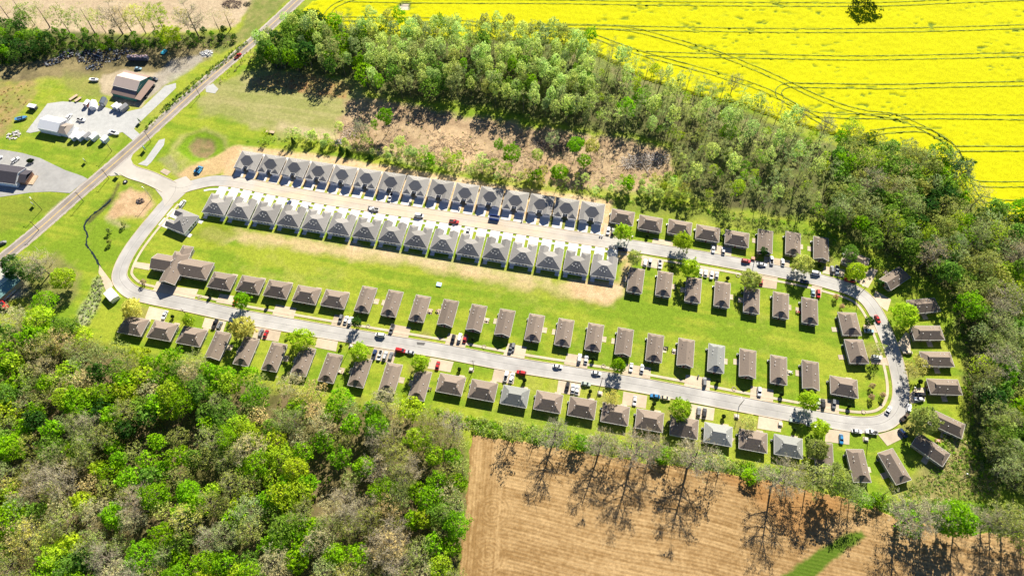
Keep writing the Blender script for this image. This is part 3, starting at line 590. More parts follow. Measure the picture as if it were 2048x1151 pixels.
# brown houses
def rowang(p, q): d = g(*q) - g(*p); return math.atan2(d[1], d[0])
R1 = rowang((1010, 643), (1558, 738)); R2 = rowang((324, 660), (1164, 814)); RT = rowang((1245, 435), (1474, 475.5)); RM = rowang((1272, 559), (1620, 620))
MID = [('wide', 443, 560.5), ('wide', 500, 568), ('wide', 555, 577), ('wide', 613, 588), ('wide', 669.5, 596.5), ('narrow', 731, 597), ('narrow', 784, 605), ('narrow', 839.5, 615), ('narrowgable', 896, 624), ('narrowgable', 953, 634), ('narrowgable', 1010, 643.5), ('narrow', 1069.5, 653.5), ('narrow', 1129, 663), ('narrow', 1189, 672.5), ('narrowgable', 1249, 682), ('narrow', 1310, 694), ('narrowgable:d', 1372, 703.5), ('narrow:s', 1433, 715), ('narrowgable', 1496, 725), ('narrow', 1558, 738), ('narrowgable', 1622, 748.5), ('wide', 1689, 772)]
SOU = [('wide', 266, 650), ('wide', 324, 660), ('wide', 382.5, 671), ('narrowgable', 435, 689), ('narrow', 492, 701), ('narrow', 548, 712), ('narrow', 606, 721), ('narrow', 660.5, 734), ('narrow', 719.5, 743), ('narrow', 781, 753.5), ('narrow', 840, 768.5), ('wide', 901.5, 767), ('wide', 966, 779), ('wide:s', 1030, 791), ('wide', 1097, 802), ('wide', 1164.5, 814), ('wide', 1231, 826.5), ('wide', 1299.5, 839), ('wide', 1369, 853), ('wide:s', 1437, 867), ('wide', 1507, 880), ('wide:s', 1577.5, 891), ('narrowgable', 1649.5, 914)]
TOP = [('wide', 1245, 433), ('wide', 1301, 445.5), ('wide', 1360, 454), ('wide', 1416, 465), ('wide', 1474.5, 475.5), ('narrowgable', 1531, 481), ('narrow', 1587, 485.5), ('narrowgable', 1643, 495.5)]
ROWM = [('narrow', 1272, 559), ('narrow', 1329, 566), ('narrow', 1387, 578), ('narrow', 1445, 587), ('narrow', 1504, 599), ('narrow', 1562.5, 608.5), ('narrow', 1620.5, 620)]
CN = {'b': 'brown', 's': 'silver-grey', 'd': 'brown'}
CNTS = {}
def brow(rows, ang, rowphrase, group, patio=None, flip=False):
    for i, (kn, px, py) in enumerate(rows):
        p = g(px, py, 3.2); t, _, c = kn.partition(':'); shp = 'narrow' if t.startswith('narrow') else 'square'
        ro = CN[c or 'b']
        nth = ORD[i + 1] if i < 20 else ['last but two', 'last but one', 'last'][i - len(rows) + 3] if len(rows) - i <= 3 else ORD[20]
        gbl = 'gable-fronted' if 'gable' in t else 'hip-ended' if shp == 'narrow' else 'hip-roofed'
        nthw = f'{nth} from the west' if not nth.startswith('last') else f'{nth} towards the east'
        ex = []
        if shp == 'narrow' and patio is not None:
            s = 1 if (i % 2 == patio) else -1; ex = [('patio_slab', PAT_T, (s * 4.75, 1.2 - (i * 37 % 5) * .15, 0), 0, 0)]
        elif shp == 'square': ex = [('patio_slab', PAT_T, (3.6, 5.3, 0), math.pi / 2, 0)]
        house(kn, *p, ang + (math.pi if flip else 0), 'brown_house' if ro == 'brown' else 'grey_house', f'{shp} {gbl} {ro} house, {nthw} {rowphrase}', 'house', group, f'the {nth} house {rowphrase}', ex)
brow(MID, R1, 'below the long lawn', 'houses on the north side of the lower street', 1)
brow(SOU[:11], R2, 'along the lower left wood', 'houses along the lower left wood', 1)
brow(SOU[11:], R2, 'above the tilled field', 'houses between the lower street and the tilled field', 0)
brow(TOP, RT, 'under the upper wood', 'houses below the upper wood', 0)
brow(ROWM, RM, 'in the short row above the lawn', 'narrow houses above the long lawn', 1)
def xhouse(kn, px, py, deg, label, ref, patio=(3.4, 5.3)):
    p = g(px, py, 3.2); house(kn, *p, math.radians(deg), 'brown_house', label, 'house', 'houses round the east bend', ref, [('patio_slab', PAT_T, (*patio, 0), math.pi / 2, 0)])
xhouse('wide', 1712, 519, -32, 'square brown-roofed house half behind a round yellow-green tree by the dirt lane', 'the tilted house by the dirt lane')
xhouse('narrowgable', 1791, 555, -58, 'narrow brown-roofed gable-fronted house slanting beside the dirt lane, next to a dark shrub', 'the slanting house by the dirt lane', (-4.8, 1))
xhouse('narrow', 1848, 610, -84, 'brown-roofed house behind the biggest yard tree on the east bend', 'the house behind the biggest yard tree', (4.8, 0))
xhouse('narrow', 1856, 664, -90, 'brown-roofed house, second from the north on the outer side of the east bend', 'the second house outside the east bend', (4.8, 1))
xhouse('narrow', 1875, 716.5, -91, 'brown-roofed house, third from the north on the outer side of the east bend', 'the third house outside the east bend', (4.8, 0))
xhouse('narrow', 1890, 772, -92, 'brown-roofed house with open drive of parked cars, fourth outside the east bend', 'the fourth house outside the east bend', (4.8, 0))
xhouse('narrow', 1895, 846, -120, 'brown-roofed house turned diagonally behind the tall tree at the south-east corner', 'the diagonal house at the south-east corner', (4.8, 1))
xhouse('narrow', 1863, 897, -133, 'brown-roofed narrow house lying diagonally at the bottom of the east bend', 'the lowest diagonal house', (4.8, 1))
xhouse('narrow', 1790, 931, 17, 'brown-roofed narrow house leaning right beside the large lawn corner above the tilled field', 'the leaning house at the lawn corner', (-4.8, -2))
xhouse('narrow', 1718, 929.5, -1, 'brown-roofed narrow house with a patio slab, last upright one above the tilled field', 'the last upright narrow house', (4.8, -1))
xhouse('mid', 1700, 646, -2, 'brown-roofed house inside the east bend, upper of two above each other', 'the upper house inside the east bend', (-6.5, -2))
xhouse('mid', 1714, 701, -1, 'brown-roofed house inside the east bend, lower of two above each other', 'the lower house inside the east bend', (-6.5, -2))
# community hall on the west bend
r, gw, tr, wl = MB(), MB(), MB(), MB()
add_roof(r, gw, tr, -8.6, .6, 'x', 4.6, 5.4, 3.1, .55, 0, 0); add_roof(r, gw, tr, 9.2, .2, 'x', 5.2, 8.2, 3.0, .52, 0, 3.6)
add_roof(r, gw, tr, -1.2, -1.4, 'y', 4.4, 9.6, 3.2, .6, 0, 3.0); add_roof(r, gw, tr, -.2, 8.4, 'y', 3.0, 4.2, 3.05, .5, 0, 2.2)
wl.box(-13.5, -4, -3.5, 4.6, 0, 3.05); wl.box(1.6, 16.9, -4.5, 4.9, 0, 2.95); wl.box(-5.1, 2.7, -6.6, 7.6, 0, 3.15); wl.box(-2.8, 2.4, 5, 12.1, 0, 3.0)
pp = g(356, 531, 3.5); CH = bpy.data.objects.new('community_hall', None); COL.objects.link(CH); CH.location = (*pp, 0); CH.rotation_euler = (0, 0, R1)
tag(CH, 'large brown-roofed hall of crossing gables on the west bend, wide drive in front', 'hall')
ro = ob('roof', r.mesh('roof', SH_B), CH); ob('wall', wl.mesh('wall', SID_T), CH); [ob('gable', x.mesh('gable', SID_T), ro) for x in gw.each()]; ob('roof_trim', tr.mesh('roof_trim', TRIM), ro)
for x, y, z in ((-1.9, 2.6, 5.3), (-1.6, -2.8, 5.4), (.4, -4.5, 4.9), (5, -1.6, 4.9), (7.8, -2, 4.6), (14.6, .4, 4.1), (-.6, 10, 4.3)): ob('roof_vent', PIPE, ro, (x, y, z))
for x in (-11, -8, 6, 9, 12, 15): ob('window', WINB, CH, (x, -3.5 if x < 0 else -4.5, .9))
ob('door', DOOR, CH, (4, -4.5, .05)); 
for x in (-4.9, 2.5): ob('porch_post', POST, CH, (x, -10.6, 0))
HOUSES.append((*pp, 'the hall on the west bend'))

# ------------------------------------------------------------------ vehicles
def car_parts(t):
    if t == 'pickup': L, Wd, hz = 5.3, 1.9, .98
    elif t == 'van': L, Wd, hz = 5.0, 1.95, 1.15
    elif t == 'suv': L, Wd, hz = 4.6, 1.86, 1.02
    else: L, Wd, hz = 4.55, 1.78, .86
    w = Wd / 2
    def ring(y, ww, z0, z1): return [(-ww, y, z0), (ww, y, z0), (ww * 1.0, y, z1 * .72), (ww * .9, y, z1), (-ww * .9, y, z1), (-ww, y, z1 * .72)]
    b = MB(); h = L / 2
    b.loft([ring(-h, w * .86, .35, hz * .75), ring(-h + .25, w * .97, .25, hz * .9), ring(-h * .4, w, .22, hz), ring(h * .45, w, .22, hz), ring(h - .35, w * .96, .25, hz * (.94 if t != 'pickup' else .97)), ring(h, w * .86, .38, hz * .8)])
    if t == 'pickup': c0, c1, r0_, r1_, zt = -.2, 1.35, 0.0, .75, 1.78
    elif t == 'van': c0, c1, r0_, r1_, zt = -2.35, 1.9, -2.1, .9, 1.95
    elif t == 'suv': c0, c1, r0_, r1_, zt = -2.2, 1.1, -1.85, .35, 1.72
    else: c0, c1, r0_, r1_, zt = -1.9, 1.15, -1.15, .25, 1.42
    q = w * .86; u = w * .70; z0 = hz - .03
    # roof plate and pillars as body; the glazing as four separate panes
    b.box(-u, u, r0_, r1_, zt - .06, zt)
    b.loft([[(-u + .04, r0_ + .04, z0), (u - .04, r0_ + .04, z0), (u - .04, r1_ - .04, z0), (-u + .04, r1_ - .04, z0)], [(-u + .06, r0_ + .06, zt - .05), (u - .06, r0_ + .06, zt - .05), (u - .06, r1_ - .06, zt - .05), (-u + .06, r1_ - .06, zt - .05)]])
    for s in (-1, 1): b.box(s * w * .98 - .1, s * w * .98 + .1, c1 - .45, c1 - .25, hz - .02, hz + .14)
    mats = [PAINT]
    if t == 'pickup': b.box(-w * .78, w * .78, -h + .12, c0 - .12, hz - .30, hz + .012, 1); b.box(-w * .9, -w * .78, -h + .1, c0, hz - .02, hz + .07); b.box(w * .78, w * .9, -h + .1, c0, hz - .02, hz + .07); b.box(-w * .78, w * .78, -h + .04, -h + .12, hz - .1, hz + .07); mats = [PAINT, RUBBER]
    body = b.mesh(t + '_body', mats)
    def pane(pts): m_ = MB(); m_.face(pts); m_.face([(x, y, z - .015) for x, y, z in pts][::-1]); return m_.mesh('pane', GLASS)
    ws = pane([(q, c1, z0), (-q, c1, z0), (-u, r1_, zt - .02), (u, r1_, zt - .02)][::-1]); rw = pane([(-q, c0, z0), (q, c0, z0), (u, r0_, zt - .02), (-u, r0_, zt - .02)])
    sw = [pane([(s * q, c0, z0), (s * q, c1, z0), (s * u, r1_, zt - .03), (s * u, r0_, zt - .03)][::s]) for s in (1, -1)]
    m_ = MB(); m_.tube((-.11, 0, 0), (.11, 0, 0), .34, .34, 8); wh = m_.mesh('wheel', RUBBER)
    return body, [('windscreen', ws, (0, 0, 0)), ('rear_window', rw, (0, 0, 0)), ('side_window', sw[0], (0, 0, 0)), ('side_window', sw[1], (0, 0, 0))] + [('wheel', wh, (s * (w - .08), y, .34)) for s in (-1, 1) for y in (-h + .9, h - .95)]
CP = {t: car_parts(t) for t in ('sedan', 'suv', 'pickup', 'van')}
CC = {'white': (.80, .80, .79), 'silver': (.45, .46, .47), 'grey': (.17, .175, .18), 'black': (.018, .018, .02), 'red': (.42, .018, .02), 'dark blue': (.015, .035, .11), 'blue': (.03, .20, .42), 'pale blue': (.30, .45, .55), 'orange': (.75, .17, .02), 'cream': (.58, .50, .34), 'brown': (.12, .08, .05), 'sage green': (.36, .42, .36)}
CARS = []
def carp(k, x, y, t, c, o='d', row=None): CARS.append((*zz(k, x, y), t, c, o))
for rec in """6 1075 425 pickup white d;6 945 520 pickup white s;6 1305 572 van white s;6 1585 620 pickup red s;6 1697 690 sedan silver d;6 262 478 sedan dark_blue d;7 770 695 suv white d;7 808 700 suv black d;7 885 842 pickup dark_blue s;7 1610 840 sedan white d;7 1690 855 sedan silver d;7 1872 935 suv red s;7 1998 962 sedan white s;7 1065 950 suv white d;7 1103 952 pickup silver d;7 1183 962 pickup white d;7 1508 1028 sedan white d;7 1548 1035 sedan white d;7 1595 1050 suv white d;7 1637 1052 sedan silver d;7 1993 1100 sedan red d;7 2018 838 suv black d;8 28 930 pickup white d;8 118 945 sedan white d;8 380 1032 van white s;8 293 1100 sedan dark_blue s;8 513 1003 suv grey d;8 552 1005 pickup white d;8 655 1088 pickup red s;4 360 35 sedan pale_blue d;4 402 45 suv red d;4 402 915 sedan white d;4 440 922 suv black d;4 525 925 suv grey d;4 212 1060 suv sage_green s;4 345 1092 sedan white s;4 710 1143 sedan white s;4 828 1150 pickup white s;3 365 625 sedan white s;3 675 678 sedan white s;3 75 675 suv red s;3 2 710 sedan white d;3 443 785 suv black d;3 487 805 sedan white d;3 520 815 sedan white d;3 592 765 sedan sage_green s;3 540 560 suv white d;3 592 570 sedan white d;3 953 632 sedan white d;3 1040 645 sedan white d;3 1540 750 suv grey d;3 1978 825 suv white d;3 1145 862 sedan blue s;3 1228 878 sedan cream s;3 982 900 sedan white d;3 1493 988 suv grey d;3 1540 995 suv black d;3 8 472 suv grey d;2 40 360 suv grey d;2 78 367 sedan red d;2 678 245 suv grey d;2 720 255 sedan white d;2 756 262 suv white d;2 1087 325 pickup grey d;2 995 375 van white s;2 945 532 pickup dark_blue d;2 990 537 pickup white d;2 1033 540 suv silver d;2 1078 545 suv grey d;2 1155 497 van red s;2 1232 512 sedan silver s;2 1453 618 sedan red d;2 1577 405 suv black d;2 1630 395 suv white d;2 1672 402 sedan red d;2 2037 480 pickup grey d;2 2000 705 pickup white d;2 2042 722 sedan white d;1 1317 215 sedan white d;1 1720 285 pickup black d;1 1757 300 suv grey d;1 1868 262 sedan pale_blue s;1 1885 102 sedan orange d""".split(';'):
    k_, x, y, t, c, o = rec.split(); carp(int(k_), float(x), float(y), t, c.replace('_', ' '), o)
for k_, t, c, q, r in ((4, 'sedan', 'red', (858, 222), (886, 280)), (4, 'sedan', 'pale blue', (772, 343), (836, 348)), (4, 'suv', 'white', (832, 552), (892, 562)), (4, 'sedan', 'cream', (1148, 518), (1075, 515)), (4, 'sedan', 'white', (940, 1010), (975, 948)),
                       (4, 'suv', 'white', (1115, 998), (1128, 930)), (4, 'pickup', 'brown', (1062, 1060), (1118, 1012)), (4, 'suv', 'black', (1245, 857), (1180, 852)), (4, 'sedan', 'white', (1235, 892), (1172, 888)), ('h', 'suv', 'dark blue', (1052, -10), (1096, 38)),
                       ('h', 'sedan', 'blue', (580, 30), (583, 92)), (5, 'suv', 'white', (107, 148), (152, 118)), (5, 'sedan', 'white', (-30, 125), (12, 108)), (5, 'van', 'white', (1447, 510), (1482, 460)), (5, 'sedan', 'grey', (45, 788), (-5, 806)),
                       ('a', 'pickup', 'red', (1885, 472), (1928, 436)), ('a', 'sedan', 'pale blue', (1085, 552), (1132, 556)), ('a', 'pickup', 'grey', (1208, 632), (1262, 642)), ('a', 'suv', 'black', (1195, 684), (1238, 692)), ('a', 'pickup', 'black', (1122, 768), (1178, 780)),
                       ('a', 'suv', 'white', (545, 958), (572, 920)), ('a', 'pickup', 'white', (625, 960), (682, 968))):
    a, b_ = gz(k_, *q), gz(k_, *r); c_ = (a + b_) / 2; dd_ = b_ - a; CARS.append((None, c_, t, c, math.atan2(dd_[1], dd_[0]) - math.pi / 2))
def nearest(x, y):
    return min(HOUSES, key=lambda h: (h[0] - x) ** 2 + (h[1] - y - 6) ** 2)[2]
recs = []
for i, r_ in enumerate(CARS):
    if r_[0] is None: _, p, t, c, rz = r_
    else:
        px, py, t, c, o = r_; p = g(px, py, .6); row = R1 if px > 0 else R1
        fl = (i * 7) % 3; rz = (row + (0 if fl else math.pi)) if o == 'd' else row + (math.pi / 2 if fl == 1 else -math.pi / 2)
        rz += math.radians(((i * 13) % 7 - 3) * .8)
    where = 'at the kerb near' if (r_[0] is not None and r_[4] == 's') else 'parked by'
    ref = nearest(*p)
    if p[0] < -195: ref, where = ('the highway' if abs(p[1] - 0) < 0 else 'the roadside lots on the left'), 'standing at'
    if t == 'pickup' and c == 'red' and p[0] < -150: ref, where = 'the highway past the meadow', 'driving on'
    recs.append((p, t, c, rz, where, ref))
WD = {'sedan': 'sedan', 'suv': 'off-roader', 'pickup': 'pickup truck', 'van': 'van'}
from collections import defaultdict
grp = defaultdict(list)
for i, r_ in enumerate(recs): grp[(r_[1], r_[2], r_[5])].append(i)
for key, ids in grp.items():
    ids.sort(key=lambda i: recs[i][0][0])
    for n, i in enumerate(ids):
        p, t, c, rz, where, ref = recs[i]; pre = '' if len(ids) == 1 else ('western ' if n == 0 else 'eastern ' if n == len(ids) - 1 else 'middle ') if len(ids) <= 3 else ORD[n + 1] + ' '
        o = ob('parked_car' if t in ('sedan', 'suv') else 'pickup_truck' if t == 'pickup' else 'parked_van', CP[t][0], None, (p[0], p[1], .07), rz, CC[c])
        tag(o, f'{pre}{c} {WD[t]} {where} {ref}'.strip(), 'car' if t != 'pickup' and t != 'van' else 'pickup' if t == 'pickup' else 'van', 'vehicles about the estate')
        for nm, me, loc in CP[t][1]: ob(nm, me, o, loc)
# ------------------------------------------------------------------ tree archetypes
def tubes(segs, n):
    V = []; F = []; k = 0
    for p0, p1, r0_, r1_ in segs:
        d = p1 - p0; l = np.linalg.norm(d)
        if l < 1e-5: continue
        d = d / l; a = np.cross(d, (0, 0, 1.0) if abs(d[2]) < .9 else (1.0, 0, 0)); a /= np.linalg.norm(a); b = np.cross(d, a)
        t = np.arange(n) * 2 * math.pi / n; ring = np.cos(t)[:, None] * a + np.sin(t)[:, None] * b
        V.append(p0 + ring * r0_); V.append(p1 + ring * r1_)
        F += [(k + j, k + (j + 1) % n, k + n + (j + 1) % n, k + n + j) for j in range(n)]; k += 2 * n
    return (np.concatenate(V), np.array(F)) if V else (np.zeros((0, 3)), np.zeros((0, 4), int))
def leaf_quads(cent, size, rng, up=.35, rel=None):
    n = len(cent); nr = rng.normal(size=(n, 3)); nr[:, 2] += up
    if rel is not None: nr = nr * .8 + rel * 1.1
    nr /= np.linalg.norm(nr, axis=1)[:, None]; a = np.cross(nr, rng.normal(size=(n, 3))); a /= np.linalg.norm(a, axis=1)[:, None]; b = np.cross(nr, a)
    s = (size * rng.uniform(.6, 1.35, n))[:, None]; a = a * s * .5; b = b * s * .5 * rng.uniform(.55, 1, n)[:, None]
    V = np.stack([cent - a - b, cent + a - b * .6, cent + a * .8 + b, cent - a + b * .8], 1).reshape(-1, 3)
    return V, np.arange(4 * n).reshape(-1, 4)
def make_tree(seed, h, R, clear, lpt, lsize, twigs=0, nl=8, nsub=5, puff=.9, shape=1.0, tr=.2, lean=.3, topf=.95, shell=0):
    """Trunk with limbs, and a crown of leaf clumps and twigs that ends where the branches end."""
    r = np.random.default_rng(seed); segs = []; tw = []; tips = []
    cz = h * (clear + 1) / 2; rz = h * (1 - clear) / 2
    p = np.zeros(3); pts = [p]; n = 6
    for i in range(n):
        p = p + np.array([r.normal(0, .18 * lean * h / 14), r.normal(0, .18 * lean * h / 14), h * .86 / n]); pts.append(p)
    rad = lambda t: tr * (1 - .8 * t)
    for i in range(n): segs.append((pts[i], pts[i + 1], rad(i / n), rad((i + 1) / n)))
    tips.append(pts[-1])
    for i in range(nl):
        t = clear * .85 + (topf - clear * .85) * (i + r.uniform(0, .9)) / nl; q = t * n * .999; j = min(int(q), n - 1); o = pts[j] + (pts[j + 1] - pts[j]) * (q - j)
        az = i * 2.4 + r.uniform(-.5, .5); zt = np.clip((o[2] + rz * .45 - cz) / rz, -1, .97); ro = R * math.sqrt(max(.04, 1 - zt * zt)) * r.uniform(.7, 1.05) * shape
        e = np.array([math.cos(az) * ro, math.sin(az) * ro, min(o[2] + r.uniform(.2, .55) * rz, h * .97)]); e[:2] += o[:2]
        mid = o * .5 + e * .5 + np.array([0, 0, -.06 * ro]) + r.normal(0, .25, 3); rr = rad(t) * .55
        segs += [(o, mid, rr, rr * .65), (mid, e, rr * .65, rr * .25)]; tips.append(e)
        for k in range(nsub):
            s = r.uniform(.3, 1.0); b = (o + (mid - o) * s * 2) if s < .5 else (mid + (e - mid) * (s * 2 - 1)); dv = r.normal(size=3) * np.array([1, 1, .6]) + np.array([0, 0, .45]); dv += (e - o) / (np.linalg.norm(e - o) + .1) * .7
            dv /= np.linalg.norm(dv); f = b + dv * r.uniform(.25, .5) * R; f[2] = min(f[2], h); segs.append((b, f, rr * .35, rr * .12)); tips.append(f)
            for q_ in range(twigs):
                s2 = r.uniform(.25, 1); bb = b + (f - b) * s2; d2 = r.normal(size=3) + np.array([0, 0, .5]) + dv * .8; d2 /= np.linalg.norm(d2); ff = bb + d2 * r.uniform(.5, 1.5) * R / 5
                tw.append((bb, ff, .035, .012))
                for q2 in range(2):
                    d3 = r.normal(size=3) + d2; d3 /= np.linalg.norm(d3); b3 = bb + (ff - bb) * r.uniform(.3, .9); tw.append((b3, b3 + d3 * r.uniform(.4, .9) * R / 5, .024, .01))
    tips = np.array(tips); V, F = tubes(segs, 5); trunk = npmesh('trunk', V, F, BARK, smooth=True)
    LV = []; n_l = len(tips) * lpt
    if lpt:
        ii = np.repeat(np.arange(len(tips)), lpt); off = r.normal(size=(n_l, 3)); off /= np.linalg.norm(off, axis=1)[:, None]; pr = puff * r.uniform(.55, 1.25, len(tips))
        cent = tips[ii] + off * (pr[ii] * r.uniform(.35, 1, n_l))[:, None] * np.array([1, 1, .8]); cent[:, 2] = np.maximum(cent[:, 2], h * clear * .55)
        LV, LF = leaf_quads(cent, lsize, r, rel=off); pv = r.uniform(.8, 1.2, len(tips))[ii] * r.uniform(.7, 1.3, n_l); hue = r.normal(0, .05, len(tips))[ii]
        lc = np.stack([pv * (1 + hue), pv, pv * (1 - hue)], 1); lc = np.repeat(lc, 4, 0)
    else: LV = np.zeros((0, 3)); LF = np.zeros((0, 4), int); lc = np.zeros((0, 3))
    if shell:
        u = r.normal(size=(shell, 3)); u[:, 2] = np.abs(u[:, 2]) * 1.1 - .35; u /= np.linalg.norm(u, axis=1)[:, None]
        bu = r.normal(size=(26, 3)); bu /= np.linalg.norm(bu, axis=1)[:, None]; nb = (u @ bu.T).max(1); rr_ = (.66 + .38 * np.clip((nb - .72) / .28, 0, 1)) * r.uniform(.82, 1.04, shell)
        top = pts[-1]; c0 = np.array([top[0] * .6, top[1] * .6, cz]); ce = c0 + u * rr_[:, None] * np.array([R, R, rz]); v_, f_ = leaf_quads(ce, lsize, r, rel=u)
        LF = np.concatenate([LF, f_ + len(LV)]) if len(LV) else f_; LV = np.concatenate([LV, v_]); pv = r.uniform(.72, 1.28, shell); lc = np.concatenate([lc, np.repeat(np.stack([pv, pv, pv], 1), 4, 0)])
    TV, TF_ = tubes(tw, 3)
    V = np.concatenate([LV, TV]); F = np.concatenate([LF, TF_ + len(LV)]) if len(TF_) else LF
    col = np.concatenate([lc, np.ones((len(TV), 3))]); mi = np.concatenate([np.zeros(len(LF), int), np.ones(len(TF_), int)])
    crown = npmesh('crown', V, F, [LEAF, TWIG], col, mi)
    return {'trunk': trunk, 'crown': crown, 'h': h, 'R': R, 'seed': seed}
ARCH = {
 'leafy': [make_tree(100 + i, 14 + i % 3, 4.3 + .3 * i, .30, 30, .42, 1, 11, 6, 1.1, shell=1000) for i in range(5)],
 'slim': [make_tree(200 + i, 18 + i, 2.9 + .22 * i, .42, 16, .40, 1, 10, 5, .9, tr=.16, shell=560) for i in range(4)],
 'sparse': [make_tree(300 + i, 16 + i, 4.7 + .4 * i, .32, 18, .30, 2, 12, 7, 1.0, tr=.24, shell=420) for i in range(4)],
 'bare': [make_tree(400 + i, 17 + i, 5.4 + .5 * i, .28, 6, .25, 4, 15, 11, 1.05, tr=.42, lean=.6) for i in range(4)],
 'slimbare': [make_tree(450 + i, 18 + i, 2.4 + .3 * i, .46, 8, .28, 2, 9, 6, .8, tr=.19) for i in range(3)],
 'yard': [make_tree(500 + i, 10, 4.1, .20, 24, .40, 0, 12, 7, .85, tr=.14, shell=1100) for i in range(4)],
 'yardsparse': [make_tree(550 + i, 10, 4.3, .25, 18, .36, 2, 10, 6, .9, tr=.14, shell=250) for i in range(2)],
 'pole': [make_tree(650 + i, 16, 4.2, .52, 24, .42, 0, 10, 6, .85, tr=.17, shell=700) for i in range(3)],
 'thin': [make_tree(680 + i, 7.5, 2.4, .2, 9, .32, 3, 9, 5, .7, tr=.07, shell=60) for i in range(3)],
 'low': [make_tree(600 + i, 6.5, 2.4, .12, 18, .38, 1, 8, 4, .8, tr=.08, shell=300) for i in range(3)],
}
def cedar(seed, h=6.0, R=1.7):
    r = np.random.default_rng(seed); n = 900; t = r.uniform(0, 1, n) ** .8; a = r.uniform(0, 6.283, n); rr = R * (1 - t * .92) * np.sqrt(r.uniform(.35, 1, n))
    off = np.stack([np.cos(a), np.sin(a), np.full(n, .25)], 1); c = np.stack([np.cos(a) * rr, np.sin(a) * rr, .4 + t * (h - .4)], 1)
    V, F = leaf_quads(c, .42, r, rel=off); v = np.repeat(r.uniform(.65, 1.35, n), 4)[:, None] * np.ones(3)
    TV, TF_ = tubes([(np.zeros(3), np.array([0, 0, h * .9]), .12, .03)], 5)
    return {'trunk': npmesh('trunk', TV, TF_, BARK), 'crown': npmesh('crown', V, F, [LEAF], v), 'h': h, 'R': R}
ARCH['cedar'] = [cedar(700), cedar(701, 7, 1.9)]
PAL = {'bright green': (0.235, 0.46, 0.012), 'yellow-green': (0.42, 0.575, 0.028), 'mid green': (0.2, 0.36, 0.045), 'dark green': (0.055, 0.14, 0.022), 'pale green': (.55, .69, .19), 'olive': (0.36, 0.42, 0.1), 'tan': (0.64, 0.56, 0.26), 'grey-green': (.38, .46, .16), 'rosy brown': (0.56, 0.43, 0.25), 'straw yellow': (0.6, 0.62, 0.15)}
TREES = []   # x, y, arch, variant, scale, width scale, colour, zone
def tree(x, y, arch, col, zone, h=None, d=None, label=None):
    k = random.randrange(len(ARCH[arch])); A_ = ARCH[arch][k]; s = (h / A_['h']) if h else random.uniform(.82, 1.16); w = (d / 2 / A_['R']) if d else s * random.uniform(.9, 1.12)
    TREES.append(dict(x=x, y=y, a=arch, k=k, s=s, w=w, c=col, z=zone, label=label, size=A_['R'] * w * scale_at(y) * (A_['h'] * s) ** .5))
def pick(w): return random.choices(list(w), list(w.values()))[0]
def scatter(poly, n, dmin, mix, zone, px=True, avoid=(), hs=None):
    P = gp(poly) if px else np.array(poly); lo, hi = P.min(0), P.max(0); pts = []; tries = 0
    while len(pts) < n and tries < n * 40:
        tries += 60; cand = RG.uniform(lo, hi, (60, 2)); ins_ = sdf(cand[:, 0], cand[:, 1], P) < 0
        for q in cand[ins_]:
            if abs(q[0]) > 222 + (q[1] - 40) * .385 or q[1] > 418 or q[1] < 27: continue
            if all((q[0] - e[0]) ** 2 + (q[1] - e[1]) ** 2 > dmin * dmin * random.uniform(.7, 1.3) for e in pts): pts.append(q)
            if len(pts) >= n: break
    for q in pts:
        m_ = mix(q) if callable(mix) else mix; a_, c_ = pick(m_); tree(q[0], q[1], a_, c_, zone, h=(random.uniform(*hs) if hs else None))
    return pts
XN = lambda q: (q[0] * scale_at(q[1]) + 1024)
def mixN(q):
    px = XN(q); bl = fbm(q[0], q[1], 26, 140, 2)
    if px < 740: return {('leafy', 'mid green'): 3, ('leafy', 'bright green'): 2, ('slim', 'pale green'): 2, ('slim', 'grey-green'): 2, ('slimbare', 'olive'): 1, ('leafy', 'dark green'): 1}
    if px < 1180: return {('slim', 'pale green'): 8, ('slim', 'grey-green'): 2, ('slimbare', 'grey-green'): 1.5, ('leafy', 'mid green'): 1, ('slim', 'bright green'): .8, ('slim', 'olive'): 1}
    if px < 1650:
        if bl > .5: return {('slimbare', 'grey-green'): 8, ('slimbare', 'olive'): 3, ('slim', 'pale green'): 1.3, ('thin', 'yellow-green'): 2, ('thin', 'pale green'): 2}
        return {('slim', 'pale green'): 2, ('slimbare', 'pale green'): 3, ('slimbare', 'grey-green'): 5, ('leafy', 'bright green'): .4, ('slim', 'yellow-green'): .6, ('thin', 'yellow-green'): 2.5, ('thin', 'bright green'): 1}
    return {('sparse', 'olive'): 3, ('leafy', 'mid green'): 3.2, ('leafy', 'bright green'): 1.6, ('bare', 'tan'): 1.0, ('sparse', 'grey-green'): 3, ('leafy', 'dark green'): .7, ('sparse', 'yellow-green'): 1.4, ('bare', 'rosy brown'): .4, ('leafy', 'olive'): 1.5}
def mixS(q):
    bl = fbm(q[0], q[1], 30, 150, 2)
    if bl > .55: return {('leafy', 'bright green'): 5, ('leafy', 'yellow-green'): 2, ('sparse', 'olive'): 2, ('leafy', 'mid green'): 1.4, ('sparse', 'tan'): 1}
    if bl < .44: return {('sparse', 'tan'): 3, ('bare', 'rosy brown'): 1, ('sparse', 'olive'): 3, ('leafy', 'bright green'): 2, ('bare', 'tan'): 1.6, ('sparse', 'straw yellow'): 1.6, ('leafy', 'yellow-green'): 1}
    return {('sparse', 'olive'): 3, ('sparse', 'grey-green'): 2.4, ('leafy', 'bright green'): 3, ('leafy', 'mid green'): 1, ('sparse', 'tan'): 1.2, ('bare', 'grey-green'): 1.5, ('leafy', 'dark green'): .7, ('leafy', 'yellow-green'): 1}
scatter(WOOD_S, 340, 5.2, mixS, 'the lower left wood')
NW1 = [p for p in WOOD_N]
